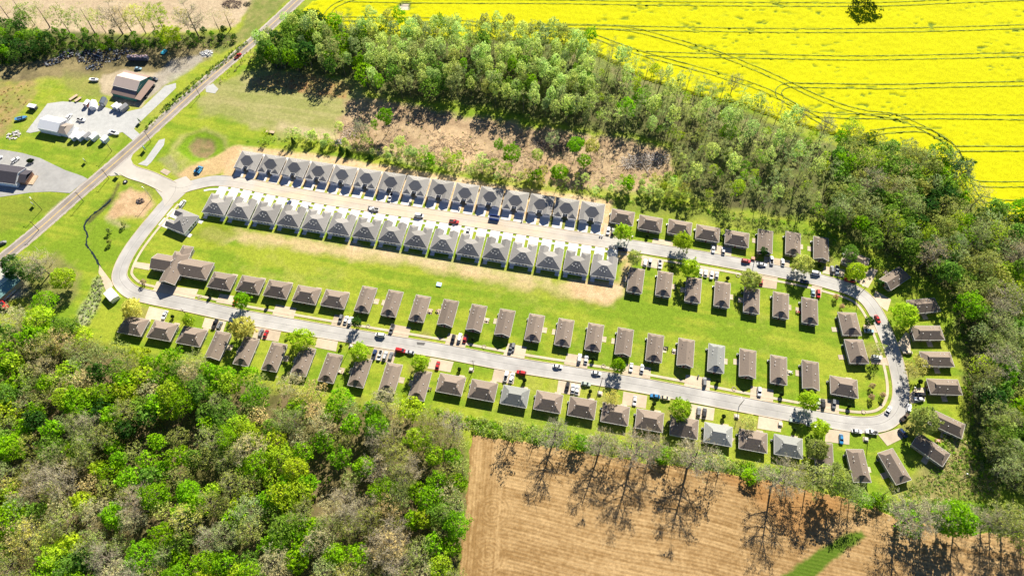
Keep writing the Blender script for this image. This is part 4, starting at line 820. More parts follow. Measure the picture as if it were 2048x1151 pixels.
N_A = [(520, 100), (600, 55), (700, 72), (830, 72), (1000, 78), (1130, 88), (1215, 125), (1330, 168), (1450, 205), (1450, 405), (1385, 395), (1352, 340), (1338, 288), (1262, 270), (1182, 264), (1100, 246), (1000, 218), (900, 203), (800, 198), (740, 192), (722, 160), (650, 150), (570, 142), (520, 138)]
N_B = [(1450, 205), (1560, 255), (1660, 292), (1780, 312), (1880, 335), (1925, 380), (1955, 430), (2080, 462), (2080, 1010), (1990, 975), (1950, 880), (1936, 800), (1926, 660), (1890, 580), (1800, 530), (1730, 495), (1640, 440), (1540, 428), (1450, 405)]
scatter(N_A, 400, 4.4, mixN, 'the upper wood')
scatter(N_B, 300, 5.4, mixN, 'the eastern wood')
scatter([(490, 282), (590, 285), (700, 305), (850, 335), (1000, 362), (1180, 388), (1380, 402), (1370, 360), (1230, 358), (1060, 345), (860, 312), (700, 280), (600, 272)], 85, 3.6, {('thin', 'pale green'): 5, ('thin', 'yellow-green'): 3, ('thin', 'straw yellow'): 2, ('slimbare', 'pale green'): 1, ('low', 'bright green'): 1, ('low', 'pale green'): 2}, 'the thicket behind the northern duplexes', hs=(4.5, 10))
scatter([(-30, 62), (60, 52), (110, 70), (115, 105), (60, 125), (-30, 135)], 44, 4.2, {('leafy', 'mid green'): 3, ('leafy', 'bright green'): 2, ('sparse', 'grey-green'): 2, ('leafy', 'dark green'): 1.5}, 'the north-west corner thicket', hs=(8, 13))
scatter([(110, 70), (300, 72), (470, 66), (480, 82), (330, 90), (110, 112)], 34, 4, {('low', 'mid green'): 3, ('low', 'bright green'): 2, ('low', 'dark green'): 2}, 'the tree line beyond the scrap yard', hs=(4, 6))
for px, py, a_, c_, h, d in [(20, 40, 'bare', 'straw yellow', 15, 9), (70, 50, 'sparse', 'olive', 14, 9), (140, 66, 'sparse', 'olive', 17, 10), (165, 68, 'sparse', 'grey-green', 15, 8), (190, 66, 'bare', 'straw yellow', 18, 10), (212, 66, 'sparse', 'straw yellow', 15, 8), (246, 68, 'bare', 'tan', 19, 12), (265, 66, 'bare', 'tan', 18, 10), (292, 67, 'sparse', 'straw yellow', 18, 11), (330, 66, 'sparse', 'yellow-green', 18, 11), (397, 72, 'bare', 'tan', 20, 12), (440, 64, 'bare', 'grey-green', 14, 7), (462, 58, 'bare', 'tan', 13, 8), (310, 58, 'bare', 'straw yellow', 16, 9), (378, 60, 'sparse', 'straw yellow', 14, 8), (100, 55, 'bare', 'olive', 16, 9), (48, 30, 'bare', 'straw yellow', 14, 9)]:
    p = g(px, py); tree(*p, a_, c_, 'the tree line beyond the scrap yard', h * 1.18, d * 1.3)
p = g(352, 92); tree(*p, 'leafy', 'yellow-green', 'x', 14, 13, 'big yellow-green leafy tree at the east end of the scrap yard')
for px, py in ((1140, 100), (1165, 108), (1190, 116), (1215, 128), (1240, 138), (1265, 150), (1290, 160), (1320, 172), (1350, 184), (1385, 194), (1420, 202)):
    p = g(px, py); tree(*p, 'bare' if px % 2 else 'slimbare', 'grey-green', 'the bare row along the yellow field', random.uniform(14, 18), random.uniform(5, 8))
for k_ in range(17):
    px = 1020 + k_ * 61 + random.uniform(-12, 12); py = float(np.interp(px, [1020, 1300, 1560, 1740, 2048], [872, 912, 960, 1000, 1062])) - random.uniform(2, 16); p = g(px, py); tree(*p, *pick({('bare', 'olive'): 3, ('bare', 'tan'): 3, ('low', 'bright green'): 1.2, ('bare', 'grey-green'): 2}), 'the hedgerow along the tilled field', random.uniform(8, 15), random.uniform(7, 10))
for px, py, a_, c_, h, d in [(1030, 872, 'sparse', 'olive', 13, 8), (1106, 885, 'bare', 'grey-green', 17, 11), (1140, 890, 'sparse', 'yellow-green', 9, 6), (1160, 892, 'leafy', 'bright green', 8, 6), (1196, 908, 'bare', 'tan', 18, 11), (1225, 905, 'sparse', 'olive', 12, 7), (1264, 918, 'bare', 'rosy brown', 21, 15), (1300, 905, 'bare', 'tan', 15, 9), (1341, 923, 'sparse', 'olive', 15, 8), (1374, 935, 'bare', 'tan', 22, 14), (1421, 935, 'sparse', 'grey-green', 15, 7), (1541, 973, 'bare', 'tan', 22, 14), (1575, 968, 'sparse', 'olive', 14, 9), (1611, 975, 'sparse', 'straw yellow', 18, 11), (1648, 970, 'leafy', 'olive', 16, 10), (1683, 1000, 'sparse', 'olive', 14, 8), (1698, 1003, 'sparse', 'grey-green', 13, 8), (1722, 1006, 'leafy', 'bright green', 6, 5), (1791, 1048, 'bare', 'tan', 20, 14), (1806, 1052, 'leafy', 'bright green', 9, 9), (1842, 1045, 'bare', 'tan', 18, 11), (1872, 1052, 'leafy', 'bright green', 19, 13), (1906, 1055, 'bare', 'rosy brown', 17, 10), (1961, 1053, 'bare', 'grey-green', 16, 9), (1978, 1053, 'sparse', 'olive', 18, 12), (2001, 1070, 'sparse', 'olive', 20, 14), (2040, 1060, 'sparse', 'grey-green', 17, 11), (1750, 1000, 'low', 'bright green', 5, 5), (1498, 955, 'low', 'bright green', 5, 6), (1320, 912, 'low', 'bright green', 6, 7)]:
    p = g(px, py); tree(*p, a_, c_, 'the hedgerow along the tilled field', h * (1.14 if h > 10 else 1), d * 1.22)
for px, py, c_, h, d, a_, lb in [
 (1242, 478, 'yellow-green', 11, 8.6, 'yard', 'round yellow-green tree by the street before the first square house'), (1361, 496, 'yellow-green', 11, 9.2, 'yard', 'round yellow-green tree by the street before the third square house'),
 (1265, 527, 'straw yellow', 10, 7, 'yard', 'thin straw-yellow tree at the end of the southern duplex row'), (1375, 551, 'yellow-green', 12, 9.5, 'yard', 'full yellow-green tree beside the third narrow house of the short row'),
 (1494, 572, 'straw yellow', 11, 9.6, 'yard', 'pale straw-yellow tree beside the fifth narrow house of the short row'), (1597, 541, 'straw yellow', 11, 10.5, 'yard', 'broad yellow tree by the kerb below the upper wood'),
 (1702, 556, 'yellow-green', 11, 9.5, 'yard', 'round yellow-green tree before the tilted house by the dirt lane'), (1795, 644, 'yellow-green', 13, 12.5, 'yard', 'biggest round yard tree, on the outer side of the east bend'),
 (1746, 707, 'straw yellow', 9, 6.5, 'yardsparse', 'thin leaning tree between the two houses inside the east bend'), (1817, 744, 'straw yellow', 12, 10, 'yardsparse', 'sparse yellow tree before the third house outside the bend'),
 (1609, 810, 'yellow-green', 10, 9, 'yard', 'yellow-green tree before the last narrow house of the row below the lawn'), (1632, 862, 'yellow-green', 8, 7.5, 'yard', 'small yellow-green tree beside a white sedan on the lower kerb'),
 (1831, 852, 'olive', 13, 12, 'yard', 'wide olive tree at the south-east corner of the bend'), (1234, 740, 'bright green', 9, 7, 'yard', 'bright green tree hiding the front of a gable-fronted house'),
 (1222, 804, 'straw yellow', 9, 7, 'yardsparse', 'brownish half-bare tree across from the bright green tree'), (1354, 828, 'yellow-green', 11, 9.5, 'yard', 'round yellow-green tree behind the cream sedan'),
 (1492, 853, 'straw yellow', 9, 7, 'yardsparse', 'small straw-yellow tree above the second grey roof'), (609, 690, 'yellow-green', 11, 11, 'yard', 'broad yellow-green tree opposite the fifth square house'),
 (724, 715, 'yellow-green', 10, 9, 'yard', 'yellow-green tree left of four vehicles on a drive'), (843, 736, 'yellow-green', 10, 8, 'yard', 'yellow-green tree right of the red van'),
 (716, 652, 'dark green', 7, 4.8, 'yard', 'dark green tree with long shadow over the lower street'), (275, 629, 'straw yellow', 11, 9, 'yard', 'straw-yellow tree at the western end of the lower street'),
 (385, 649, 'yellow-green', 8, 5.5, 'yard', 'small yellow-green tree beside a pole on the lower street'), (494, 667, 'straw yellow', 12, 10.5, 'yard', 'straw-yellow tree shading the pale blue car'),
 (491, 612, 'bright green', 10, 7.6, 'yard', 'bright green tree beside the orange car'), (1625, 905, 'olive', 10, 9, 'yard', 'olive tree left of a narrow house above the tilled field'), (1524, 508, 'dark green', 5, 4.5, 'yard', 'dark evergreen by the sixth house under the upper wood'),
 (777, 262, 'bright green', 17, 9, 'pole', 'lone bright green tree with bare trunk in the western clearing'), (998, 313, 'bright green', 14, 5.5, 'pole', 'slender bright green tree on a tall trunk in the clearing'),
 (1023, 339, 'bright green', 19, 10, 'pole', 'tallest bright green tree in the middle of the clearing'), (1073, 334, 'pale green', 14, 6.5, 'pole', 'pale tree beside the bare dirt patch in the clearing'),
 (1103, 301, 'grey-green', 15, 7.5, 'sparse', 'grey-green tree against the dark brush pile'), (1148, 318, 'bright green', 16, 9.5, 'pole', 'bright green tree right of the dark brush pile'),
 (1180, 316, 'straw yellow', 14, 8.5, 'pole', 'tan half-bare tree at the east edge of the clearing'), (1115, 372, 'bright green', 16, 9.5, 'pole', 'bright green tree just behind the northern duplex row'),
 (1166, 340, 'bright green', 11, 8, 'pole', 'lower bright green tree at the east of the clearing'), (804, 306, 'pale green', 13, 6.5, 'pole', 'pale green tree behind the seventh northern duplex'), (827, 321, 'pale green', 10, 7, 'pole', 'pale spreading tree behind the eighth northern duplex'),
 (725, 275, 'grey-green', 13, 9, 'bare', 'bare grey forked tree in the western clearing'), (684, 270, 'pale green', 11, 5, 'slim', 'pale slim tree beside the dirt track'), (754, 270, 'bright green', 13, 4, 'slim', 'thin bright green sapling left of the lone clearing tree'),
 (740, 275, 'grey-green', 11, 5, 'slimbare', 'dead leaning stem in the western clearing'), (588, 288, 'dark green', 5.5, 3.2, 'cedar', 'dark cedar behind the third northern duplex'), (684, 305, 'dark green', 6, 3.6, 'cedar', 'dark cedar behind the fifth northern duplex'), (697, 309, 'dark green', 5, 3.6, 'cedar', 'second dark cedar behind the fifth northern duplex'), (742, 318, 'dark green', 4, 4, 'cedar', 'squat dark cedar behind the sixth northern duplex'),
 (45, 556, 'dark green', 11, 10, 'leafy', 'dark leafy tree shading the teal-roofed shed'), (82, 560, 'mid green', 11, 10, 'leafy', 'mid green leafy tree behind the truck yard'), (100, 548, 'tan', 17, 15, 'bare', 'big bare tan tree beside the highway at the left edge'), (35, 540, 'dark green', 10, 9, 'leafy', 'dark leafy tree by the highway at the left edge'), (62, 548, 'olive', 13, 11, 'sparse', 'olive sparse tree beside the truck yard'), (142, 572, 'yellow-green', 12, 12, 'leafy', 'bright yellow-green tree beside the grassy ditch'), (108, 618, 'bright green', 12, 12, 'leafy', 'bright green tree right of the red farm machine'),
 (1753, 572, 'dark green', 4.5, 4.5, 'yard', 'dark bushy tree before the slanting house'), (1733, 648, 'dark green', 5.5, 4.5, 'yard', 'dark small tree inside the east bend by the pavement'),
 (1730, -2, 'dark green', 19, 20, 'leafy', 'large lone tree in the yellow field throwing a round shadow'),
 (1690, 520, 'mid green', 11, 8, 'leafy', 'mid green tree between the last narrow house and the dirt lane'), (1660, 452, 'mid green', 13, 11, 'leafy', 'mid green tree behind the last narrow house under the upper wood'), (1460, 190, 'grey-green', 17, 8, 'bare', 'pale bleached bare tree on the edge of the yellow field'), (680, 60, 'grey-green', 13, 10, 'bare', 'grey bare tree on the corner of the yellow field'), (1590, 255, 'grey-green', 16, 9, 'bare', 'dead branching tree at the inner bend of the field tracks'), (1640, 275, 'grey-green', 16, 11, 'bare', 'wide dead tree leaning over the yellow field edge'), (1690, 284, 'yellow-green', 16, 12, 'sparse', 'tall yellow-green tree reaching over the yellow field edge')]:
    p = g(px, py); tree(*p, a_, c_, 'x', h, d, lb)
for i, (px, py, c_) in enumerate([(250, 451, 'olive'), (221, 465, 'olive'), (222, 487, 'olive'), (290, 567, 'rosy brown'), (1669, 597, 'rosy brown'), (1681, 616, 'rosy brown'), (1741, 774, 'rosy brown'), (1740, 796, 'rosy brown'), (1762, 792, 'rosy brown')]):
    lb = ['upper olive sapling on the green below the bare earth patch', 'middle olive sapling on the green beside the creek', 'lowest olive sapling on the green beside the creek', 'reddish sapling on the lawn before the hall', 'reddish sapling on the lawn, upper of two above the inner houses', 'reddish sapling on the lawn, lower of two above the inner houses', 'reddish sapling on the south-east lawn, highest of three', 'reddish sapling on the south-east lawn, lowest of three', 'reddish sapling on the south-east lawn nearest the bend'][i]
    p = g(px, py); tree(*p, 'low', c_, 'x', 3.4, 2.6, lb)
# things first: every named tree, then the ones that show largest; the rest of the woods is one mass
named = [t for t in TREES if t['label']]; rest = sorted([t for t in TREES if not t['label']], key=lambda t: -t['size'])
NTOP = 296 - len(named); indiv, mass = named + rest[:NTOP], rest[NTOP:]
AW = {'leafy': 'leafy tree', 'slim': 'slim tree', 'sparse': 'half-leafed tree', 'bare': 'bare tree', 'slimbare': 'thin tree', 'yard': 'tree', 'yardsparse': 'sparse tree', 'pole': 'tall tree', 'thin': 'thin sapling', 'low': 'low tree', 'cedar': 'cedar'}
def subplace(t):
    z = t['z']
    if z == 'the lower left wood':
        px, y = XN((t['x'], t['y'])), t['y']
        ew = 'west' if px < 300 else 'middle' if px < 640 else 'east'
        ns = 'upper' if y > 130 else 'lower' if y < 75 else 'central'
        return f'{ns} {ew} of the lower left wood'
    if z == 'the eastern wood': return 'eastern wood ' + ('by the yellow field' if t['y'] > 225 else 'behind the bend' if t['y'] > 130 else 'near the tilled field')
    if z == 'the upper wood':
        px = XN((t['x'], t['y'])); return 'upper wood ' + ('by the highway' if px < 740 else 'above the clearing' if px < 1180 else 'above the square houses')
    return z[4:] if z.startswith('the ') else z
LBS = defaultdict(list)
for t in indiv:
    if not t['label']: t['lb'] = f"{t['c']} {AW[t['a']]}"; t['sp'] = subplace(t); LBS[(t['lb'], t['sp'])].append(t)
for L_ in LBS.values():
    L_.sort(key=lambda t: XN((t['x'], t['y'])))
    for n, t in enumerate(L_): t['lab'] = f"{t['lb']}{', ' + ORD[min(n + 1, 20)] + ' such from the left' if len(L_) > 1 else ''}, {t['sp']}"
for t in indiv:
    A_ = ARCH[t['a']][t['k']]; e = bpy.data.objects.new('cedar_tree' if t['a'] == 'cedar' else 'tree', None); COL.objects.link(e); e.location = (t['x'], t['y'], -.05); e.rotation_euler = (0, 0, random.uniform(0, 6.28)); e.scale = (t['w'], t['w'], t['s']); e.empty_display_size = .5
    lb = t['label'] or t['lab']
    tag(e, lb, 'tree', (f"trees {t['sp']}" if not t['label'] else 'single trees of the estate'))
    ob('trunk', A_['trunk'], e); v = random.uniform(.86, 1.16); c = PAL[t['c']]; hs = random.uniform(-.10, .10)
    ob('crown', A_['crown'], e, color=(c[0] * v * (1 + hs), c[1] * v, c[2] * v * (1 - hs)))
# the mass of the woods: lighter crowns, one mesh
def arrays(me):
    V = np.empty(len(me.vertices) * 3, np.float32); me.vertices.foreach_get('co', V); F = np.empty(len(me.loops), np.int32); me.loops.foreach_get('vertex_index', F)
    mi = np.empty(len(me.polygons), np.int32); me.polygons.foreach_get('material_index', mi); c = None
    if me.color_attributes: c = np.empty(len(me.vertices) * 4, np.float32); me.color_attributes[0].data.foreach_get('color', c); c = c.reshape(-1, 4)[:, :3]
    return V.reshape(-1, 3), F.reshape(-1, 4), mi, c
LITE = {}
for a_, L_ in ARCH.items():
    for k_, A_ in enumerate(L_):
        if a_ == 'cedar': continue
        V, F, mi, c = arrays(A_['crown']); r = np.random.default_rng(k_); nl_ = np.flatnonzero(mi == 0); nt_ = np.flatnonzero(mi == 1)
        keepf = np.concatenate([r.choice(nl_, min(len(nl_), 800), replace=False), r.choice(nt_, min(len(nt_), 260), replace=False)]) if len(nt_) else r.choice(nl_, min(len(nl_), 800), replace=False)
        f = F[keepf]; vv = V[f].reshape(-1, 3); cen = V[f].mean(1, keepdims=True)
        gr = math.sqrt(max(1, len(nl_) / 800)) ** .8; isl = (mi[keepf] == 0)
        vq = V[f]; vq = np.where(isl[:, None, None], cen + (vq - cen) * gr, vq); vv = vq.reshape(-1, 3); cc_ = c[f].reshape(-1, 3)
        tv, tf, _, _ = arrays(A_['trunk']); tf = tf[:6 * 5 + 8 * 5]
        LITE[(a_, k_)] = (vv, np.arange(len(vv)).reshape(-1, 4), mi[keepf], cc_, tv, tf)
if mass:
    MV, MF, MC, MM = [], [], [], []; off = 0
    for t in mass:
        vv, f, mi, cc_, tv, tf = LITE[(t['a'], t['k'])]; an = random.uniform(0, 6.28); ca_, sa = math.cos(an), math.sin(an); R_ = np.array([[ca_, sa, 0], [-sa, ca_, 0], [0, 0, 1]]) * np.array([t['w'], t['w'], t['s']])[:, None]
        o_ = np.array([t['x'], t['y'], 0]); v = random.uniform(.84, 1.16); hs = random.uniform(-.1, .1); pc = np.array(PAL[t['c']]) * v * np.array([1 + hs, 1, 1 - hs])
        MV += [vv @ R_ + o_, tv @ R_ + o_]; MF += [f + off, tf + off + len(vv)]; MC += [cc_ * pc, np.ones((len(tv), 3))]; MM += [mi, np.full(len(tf), 2)]; off += len(vv) + len(tv)
    stuff('woodland_trees', npmesh('woodland_trees', np.concatenate(MV), np.concatenate(MF), [LEAF, TWIG, BARK], np.concatenate(MC), np.concatenate(MM)), 'mass of smaller trees filling the woods')

# ------------------------------------------------------------------ undergrowth, brush and reeds
def brush(name, polys, n, hr, rr, cols, lpq=22, ls=.42, label=None, dry=0):
    VV, FF, CC_ = [], [], []; k = 0
    areas = [abs(np.sum(P[:, 0] * np.roll(P[:, 1], 1) - np.roll(P[:, 0], 1) * P[:, 1])) for P in (gp(p) for p in polys)]
    for p, ar in zip(polys, areas):
        P = gp(p); lo, hi = P.min(0), P.max(0); want = int(n * ar / sum(areas)); got = 0
        while got < want:
            c_ = RG.uniform(lo, hi, (400, 2)); c_ = c_[sdf(c_[:, 0], c_[:, 1], P) < 0][:want - got]
            if not len(c_): break
            got += len(c_); H_ = RG.uniform(*hr, len(c_)); Rr = RG.uniform(*rr, len(c_)); m_ = len(c_) * lpq; ii = np.repeat(np.arange(len(c_)), lpq)
            of = RG.normal(size=(m_, 3)); of[:, 2] = np.abs(of[:, 2]); of /= np.linalg.norm(of, axis=1)[:, None]; of *= RG.uniform(.5, 1, m_)[:, None]
            ce = np.column_stack([c_[ii] + of[:, :2] * Rr[ii][:, None], of[:, 2] * H_[ii]]); V, F = leaf_quads(ce, ls, RG, rel=of)
            cl = np.array([cols[q] for q in RG.integers(0, len(cols), len(c_))])[ii] * RG.uniform(.7, 1.3, m_)[:, None]; VV.append(V); FF.append(F + k); k += len(V); CC_.append(np.repeat(cl, 4, 0))
    stuff(name, npmesh(name, np.concatenate(VV), np.concatenate(FF), [LEAF], np.concatenate(CC_)), label)
G1, G2, G3, G4 = PAL['bright green'], PAL['mid green'], PAL['olive'], PAL['dark green']
brush('hedge_undergrowth', [[(860, 815), (960, 838), (1100, 858), (1250, 880), (1400, 905), (1480, 922), (1560, 935), (1660, 958), (1740, 985), (1800, 1000), (1880, 1000), (1960, 1010), (2060, 1020), (2060, 1060), (1900, 1045), (1800, 1030), (1740, 1005), (1640, 975), (1480, 945), (1300, 918), (1100, 890), (950, 865)]], 1100, (1.0, 3.4), (.9, 2.0), [G1, G1, G2, G3, PAL['pale green'], PAL['grey-green']], 26, .42, 'tangled green brush between the houses and the tilled field')
brush('wood_undergrowth', [WOOD_S], 800, (.6, 2.5), (.8, 1.9), [G1, G2, G4, G3, PAL['tan']], 18, .46, 'undergrowth on the floor of the lower left wood')
brush('wood_undergrowth', [N_A], 520, (.5, 2.0), (.7, 1.6), [G2, G3, G4, PAL['grey-green']], 16, .42, 'undergrowth on the floor of the upper wood')
brush('wood_undergrowth', [N_B], 800, (.6, 2.4), (.8, 1.8), [G2, G3, G4, G1, PAL['grey-green']], 18, .44, 'undergrowth on the floor of the eastern wood')
brush('wood_undergrowth', [[(1180, 388), (1330, 400), (1540, 436), (1680, 470), (1720, 500), (1690, 500), (1540, 452), (1330, 414), (1190, 400)]], 160, (.5, 1.8), (.7, 1.4), [G1, G2, G3, PAL['pale green']], 20, .4, 'low brush along the back of the square brown houses')
brush('wood_undergrowth', [[(1890, 560), (1915, 640), (1925, 760), (1940, 870), (1900, 935), (1925, 935), (1990, 980), (1955, 860), (1940, 760), (1930, 640), (1905, 560)]], 150, (.5, 1.8), (.7, 1.4), [G1, G2, G3], 20, .4, 'brush along the foot of the eastern wood')
brush('roadside_brush', [[(283, 262), (292, 262), (350, 208), (400, 168), (470, 112), (500, 84), (490, 82), (440, 120), (380, 168), (330, 212)]], 260, (.5, 1.3), (.5, 1.1), [G2, G4, G3], 20, .36, 'bushy strip between the highway and the gravel lane')
brush('roadside_brush', [[(518, 96), (600, 12), (612, 14), (540, 90), (520, 118)], [(500, 96), (516, 110), (440, 170), (432, 165)]], 70, (.4, 1.2), (.5, 1.1), [PAL['rosy brown'], G3, PAL['tan'], G2], 18, .34, 'reddish scrub along the highway verge')
brush('scrap_yard_brush', [[(-30, 100), (110, 88), (300, 78), (470, 74), (470, 92), (330, 100), (220, 100), (100, 118), (-30, 140)]], 420, (.8, 3.2), (.8, 1.8), [G2, G4, G1, G3], 20, .42, 'green brush along the foot of the north-west trees')
brush('duplex_thicket_brush', [[(475, 284), (590, 282), (700, 302), (850, 332), (1000, 360), (1200, 392), (1190, 376), (1000, 340), (850, 312), (700, 284), (590, 272)]], 330, (.4, 1.8), (.6, 1.4), [PAL['pale green'], G3, PAL['yellow-green'], G2, PAL['grey-green']], 20, .38, 'pale brush behind the northern duplexes')
brush('ditch_reeds', [[(150, 650), (160, 620), (178, 588), (190, 556), (203, 548), (208, 570), (200, 608), (178, 652)]], 170, (.5, 1.5), (.4, .8), [PAL['pale green'], PAL['grey-green'], (.36, .36, .22)], 16, .34, 'grey-green reeds in the ditch by the white pavilion')
brush('clearing_weeds', [[(690, 205), (1050, 250), (1180, 285), (1240, 330), (1200, 372), (960, 345), (740, 300)]], 150, (.2, .8), (.4, 1.0), [G3, PAL['tan'], PAL['grey-green']], 14, .34, 'weeds and sprouts scattered over the cleared ground')
brush('scrub_weeds', [[(1890, 860), (1950, 880), (2000, 990), (1880, 1010), (1800, 990), (1870, 930)]], 520, (.3, 1.6), (.5, 1.3), [G3, G2, G1, PAL['tan'], PAL['grey-green']], 16, .36, 'brown and green scrub at the south-east corner')
brush('meadow_weeds', [[(505, 150), (640, 150), (715, 175), (690, 200), (600, 188), (505, 178)], [(0, 180), (60, 170), (55, 205), (20, 240), (0, 250)]], 150, (.2, .7), (.5, 1.0), [(.40, .22, .10), (.34, .24, .10), G3], 14, .32, 'rusty brown weeds on the meadow')

VV = []
Pc = gp([(690, 205), (760, 197), (960, 236), (1050, 252), (1180, 270), (1262, 276), (1335, 300), (1340, 345), (1200, 372), (960, 345), (740, 300), (680, 268)]); lo, hi = Pc.min(0), Pc.max(0); sg_ = []
while len(sg_) < 2600:
    q = RG.uniform(lo, hi, (500, 2)); q = q[sdf(q[:, 0], q[:, 1], Pc) < 0]; q = q[fbm(q[:, 0], q[:, 1], 9, 160) > .47]
    for a_ in q:
        an = RG.normal(math.radians(55), .9); L_ = RG.uniform(.6, 3.2) / 2; dv = np.array([math.cos(an) * L_, math.sin(an) * L_, RG.normal(0, .15)]); c_ = np.array([a_[0], a_[1], RG.uniform(.05, .4)]); sg_.append((c_ - dv, c_ + dv, RG.uniform(.05, .14), .04))
V, F = tubes(sg_[:2600], 3); cl = np.repeat(np.array([(.50, .36, .22), (.30, .22, .15), (.14, .10, .08), (.42, .34, .26)])[RG.integers(0, 4, 2600)], 6, 0)
stuff('felled_branches', npmesh('felled_branches', V, F, mat('slash_wood', (1, 1, 1), .9, .1, 2, attr='Col'), cl), 'branches and stems left lying all over the cleared ground')

# ------------------------------------------------------------------ yard shrubs
SB = []
for sd in range(2):
    r = np.random.default_rng(800 + sd); n = 340; of = r.normal(size=(n, 3)); of /= np.linalg.norm(of, axis=1)[:, None]; ce = of * r.uniform(.7, 1, n)[:, None] * np.array([.9, .9, 1.05]) + np.array([0, 0, 1.35])
    V, F = leaf_quads(ce, .34, r, rel=of); TV, TF_ = tubes([(np.zeros(3), np.array([0, 0, 1.2]), .07, .05)], 5)
    SB.append((npmesh('foliage', V, F, [LEAF], np.repeat(r.uniform(.7, 1.3, n), 4)[:, None] * np.ones(3)), npmesh('stem', TV, TF_, BARK)))
SHR = [(536, 613), (577, 672), (683, 694), (946, 680), (919, 740), (786, 638), (1049, 762), (1186, 719), (1180, 784), (1307, 809), (1434, 764), (1446, 834), (1343, 537), (1294, 474), (1561, 790), (1696, 813), (1838, 765), (1587, 860), (1637, 534), (347, 635), (422, 593), (1454, 559), (63, 324), (1852, 670), (1857, 786)]
for i, (px, py) in enumerate(SHR):
    p = g(px, py); e = bpy.data.objects.new('clipped_shrub', None); COL.objects.link(e); e.location = (*p, 0); q = random.uniform(.85, 1.15); e.scale = (q, q, q); e.rotation_euler = (0, 0, i * 1.3)
    tag(e, f'round dark shrub by {nearest(p[0], p[1])}', 'shrub', 'clipped yard shrubs'); ob('foliage', SB[i % 2][0], e, color=(.035, .065, .02)); ob('stem', SB[i % 2][1], e)
    if i == 22: e.scale = (2.2, 1.3, 1.0); e['label'] = 'oblong clipped green bush at the end of the dark-roofed building'

# ------------------------------------------------------------------ poles and lamps
def pole(bp, h, lamp, lb, cross=True):
    p = g(*bp); e = bpy.data.objects.new('street_lamp' if lamp else 'utility_pole', None); COL.objects.link(e); e.location = (*p, 0); tag(e, lb, 'street lamp' if lamp else 'utility pole', 'poles along the streets')
    b = MB(); b.tube((0, 0, -.3), (0, 0, h), .17, .11, 8); ob('pole', b.mesh('pole', STEEL if lamp == 2 else WOODP), e)
    if lamp: b = MB(); b.tube((0, 0, h - .5), (-1.0, .9, h), .05, .05, 6); ob('lamp_arm', b.mesh('lamp_arm', STEEL), e); b = MB(); b.box(-1.5, -.9, .75, 1.15, h - .08, h + .1); ob('lamp_head', b.mesh('lamp_head', VENT), e)
    elif cross: b = MB(); b.box(-1.1, 1.1, -.06, .06, h - .9, h - .75); ob('cross_arm', b.mesh('cross_arm', WOODP), e)
    return e
for bp, h, lamp, lb in [((304, 398), 9.5, 2, 'pale street lamp pole on the green by the entrance junction'), ((84, 419), 9.5, 1, 'lamp pole on the grass below the asphalt yard'), ((167, 402.5), 8, 0, 'utility pole beside the highway, lower of two by the entrance'), ((218, 357), 8, 0, 'utility pole beside the highway close to the entrance junction'),
  ((947.5, 737), 9.5, 0, 'utility pole on the lawn between two square houses above the thicket'), ((701, 694), 9.5, 0, 'utility pole beside the yellow-green tree on the lower street'), ((376, 633), 8, 0, 'utility pole by the small yellow-green tree on the lower street'), ((1201, 769), 8.5, 0, 'utility pole beside the sage green sedan'), ((1478, 812), 8.5, 1, 'lamp pole at the kerb near the second grey roof'),
  ((1736, 878), 8.5, 1, 'lamp pole on the lawn below the parked white pair at the bend'), ((1716, 592), 9, 1, 'lamp pole at the dirt lane junction'), ((1508, 525), 9, 0, 'utility pole near the red off-roader under the upper wood'), ((302, 283), 9, 0, 'utility pole on the verge opposite the gravel lot'), ((400, 192), 8, 0, 'utility pole on the verge by the gravel apron'), ((485, 123), 8, 0, 'utility pole beside the red pickup on the highway'), ((224, 302), 9, 1, 'lamp pole beside the last white shed'), ((1258, 480), 8, 0, 'utility pole at the end of the new street'), ((1818, 792), 8.5, 1, 'lamp pole on the outer kerb of the east bend'), ((1918, 962), 9, 1, 'lamp pole in the scrub at the south-east corner'), ((78, 460), 8, 0, 'utility pole beside the highway above the bare tan tree')]:
    pole(bp, h, lamp, lb)
# ------------------------------------------------------------------ roadside buildings, sheds and machines
def building(name, lb, cat, parts, p, rz, color=None):
    e = bpy.data.objects.new(name, None); COL.objects.link(e); e.location = (*p, 0); e.rotation_euler = (0, 0, rz); tag(e, lb, cat)
    for nm, me, c in parts:
        o = ob(nm, me, e)
        if c: o.color = (*c, 1)
    return e
def gable_parts(hw, hl, ez, sl, ax='x', wallm=SID_W, roofm=TRIM, e0=0, e1=0):
    r, gw, tr, wl = MB(), MB(), MB(), MB(); add_roof(r, gw, tr, 0, 0, ax, hw, hl, ez, sl, e0, e1, over=.15)
    bx, by = (hl, hw) if ax == 'x' else (hw, hl); wl.box(-bx + .15, bx - .15, -by + .15, by - .15, 0, ez - .04); return r, gw, tr, wl
MET_W = mat('metal_roof_white', (.74, .75, .74), .45, .05, 1, stretch=(4, .3, 1)); MET_B = mat('metal_roof_brown', (.27, .19, .155), .5, .06, 1); TEAL = mat('teal_siding', (.05, .20, .17), .7, .05, 1); PINK = mat('metal_roof_pale', (.56, .45, .37), .5, .05, 1)
q = g(262, 166, 4); rb = rowang((222, 185), (268, 196))
b1_, b2_, b3_ = MB(), MB(), MB(); r, gw, tr, wl = gable_parts(6.0, 8.2, 5.2, .42)
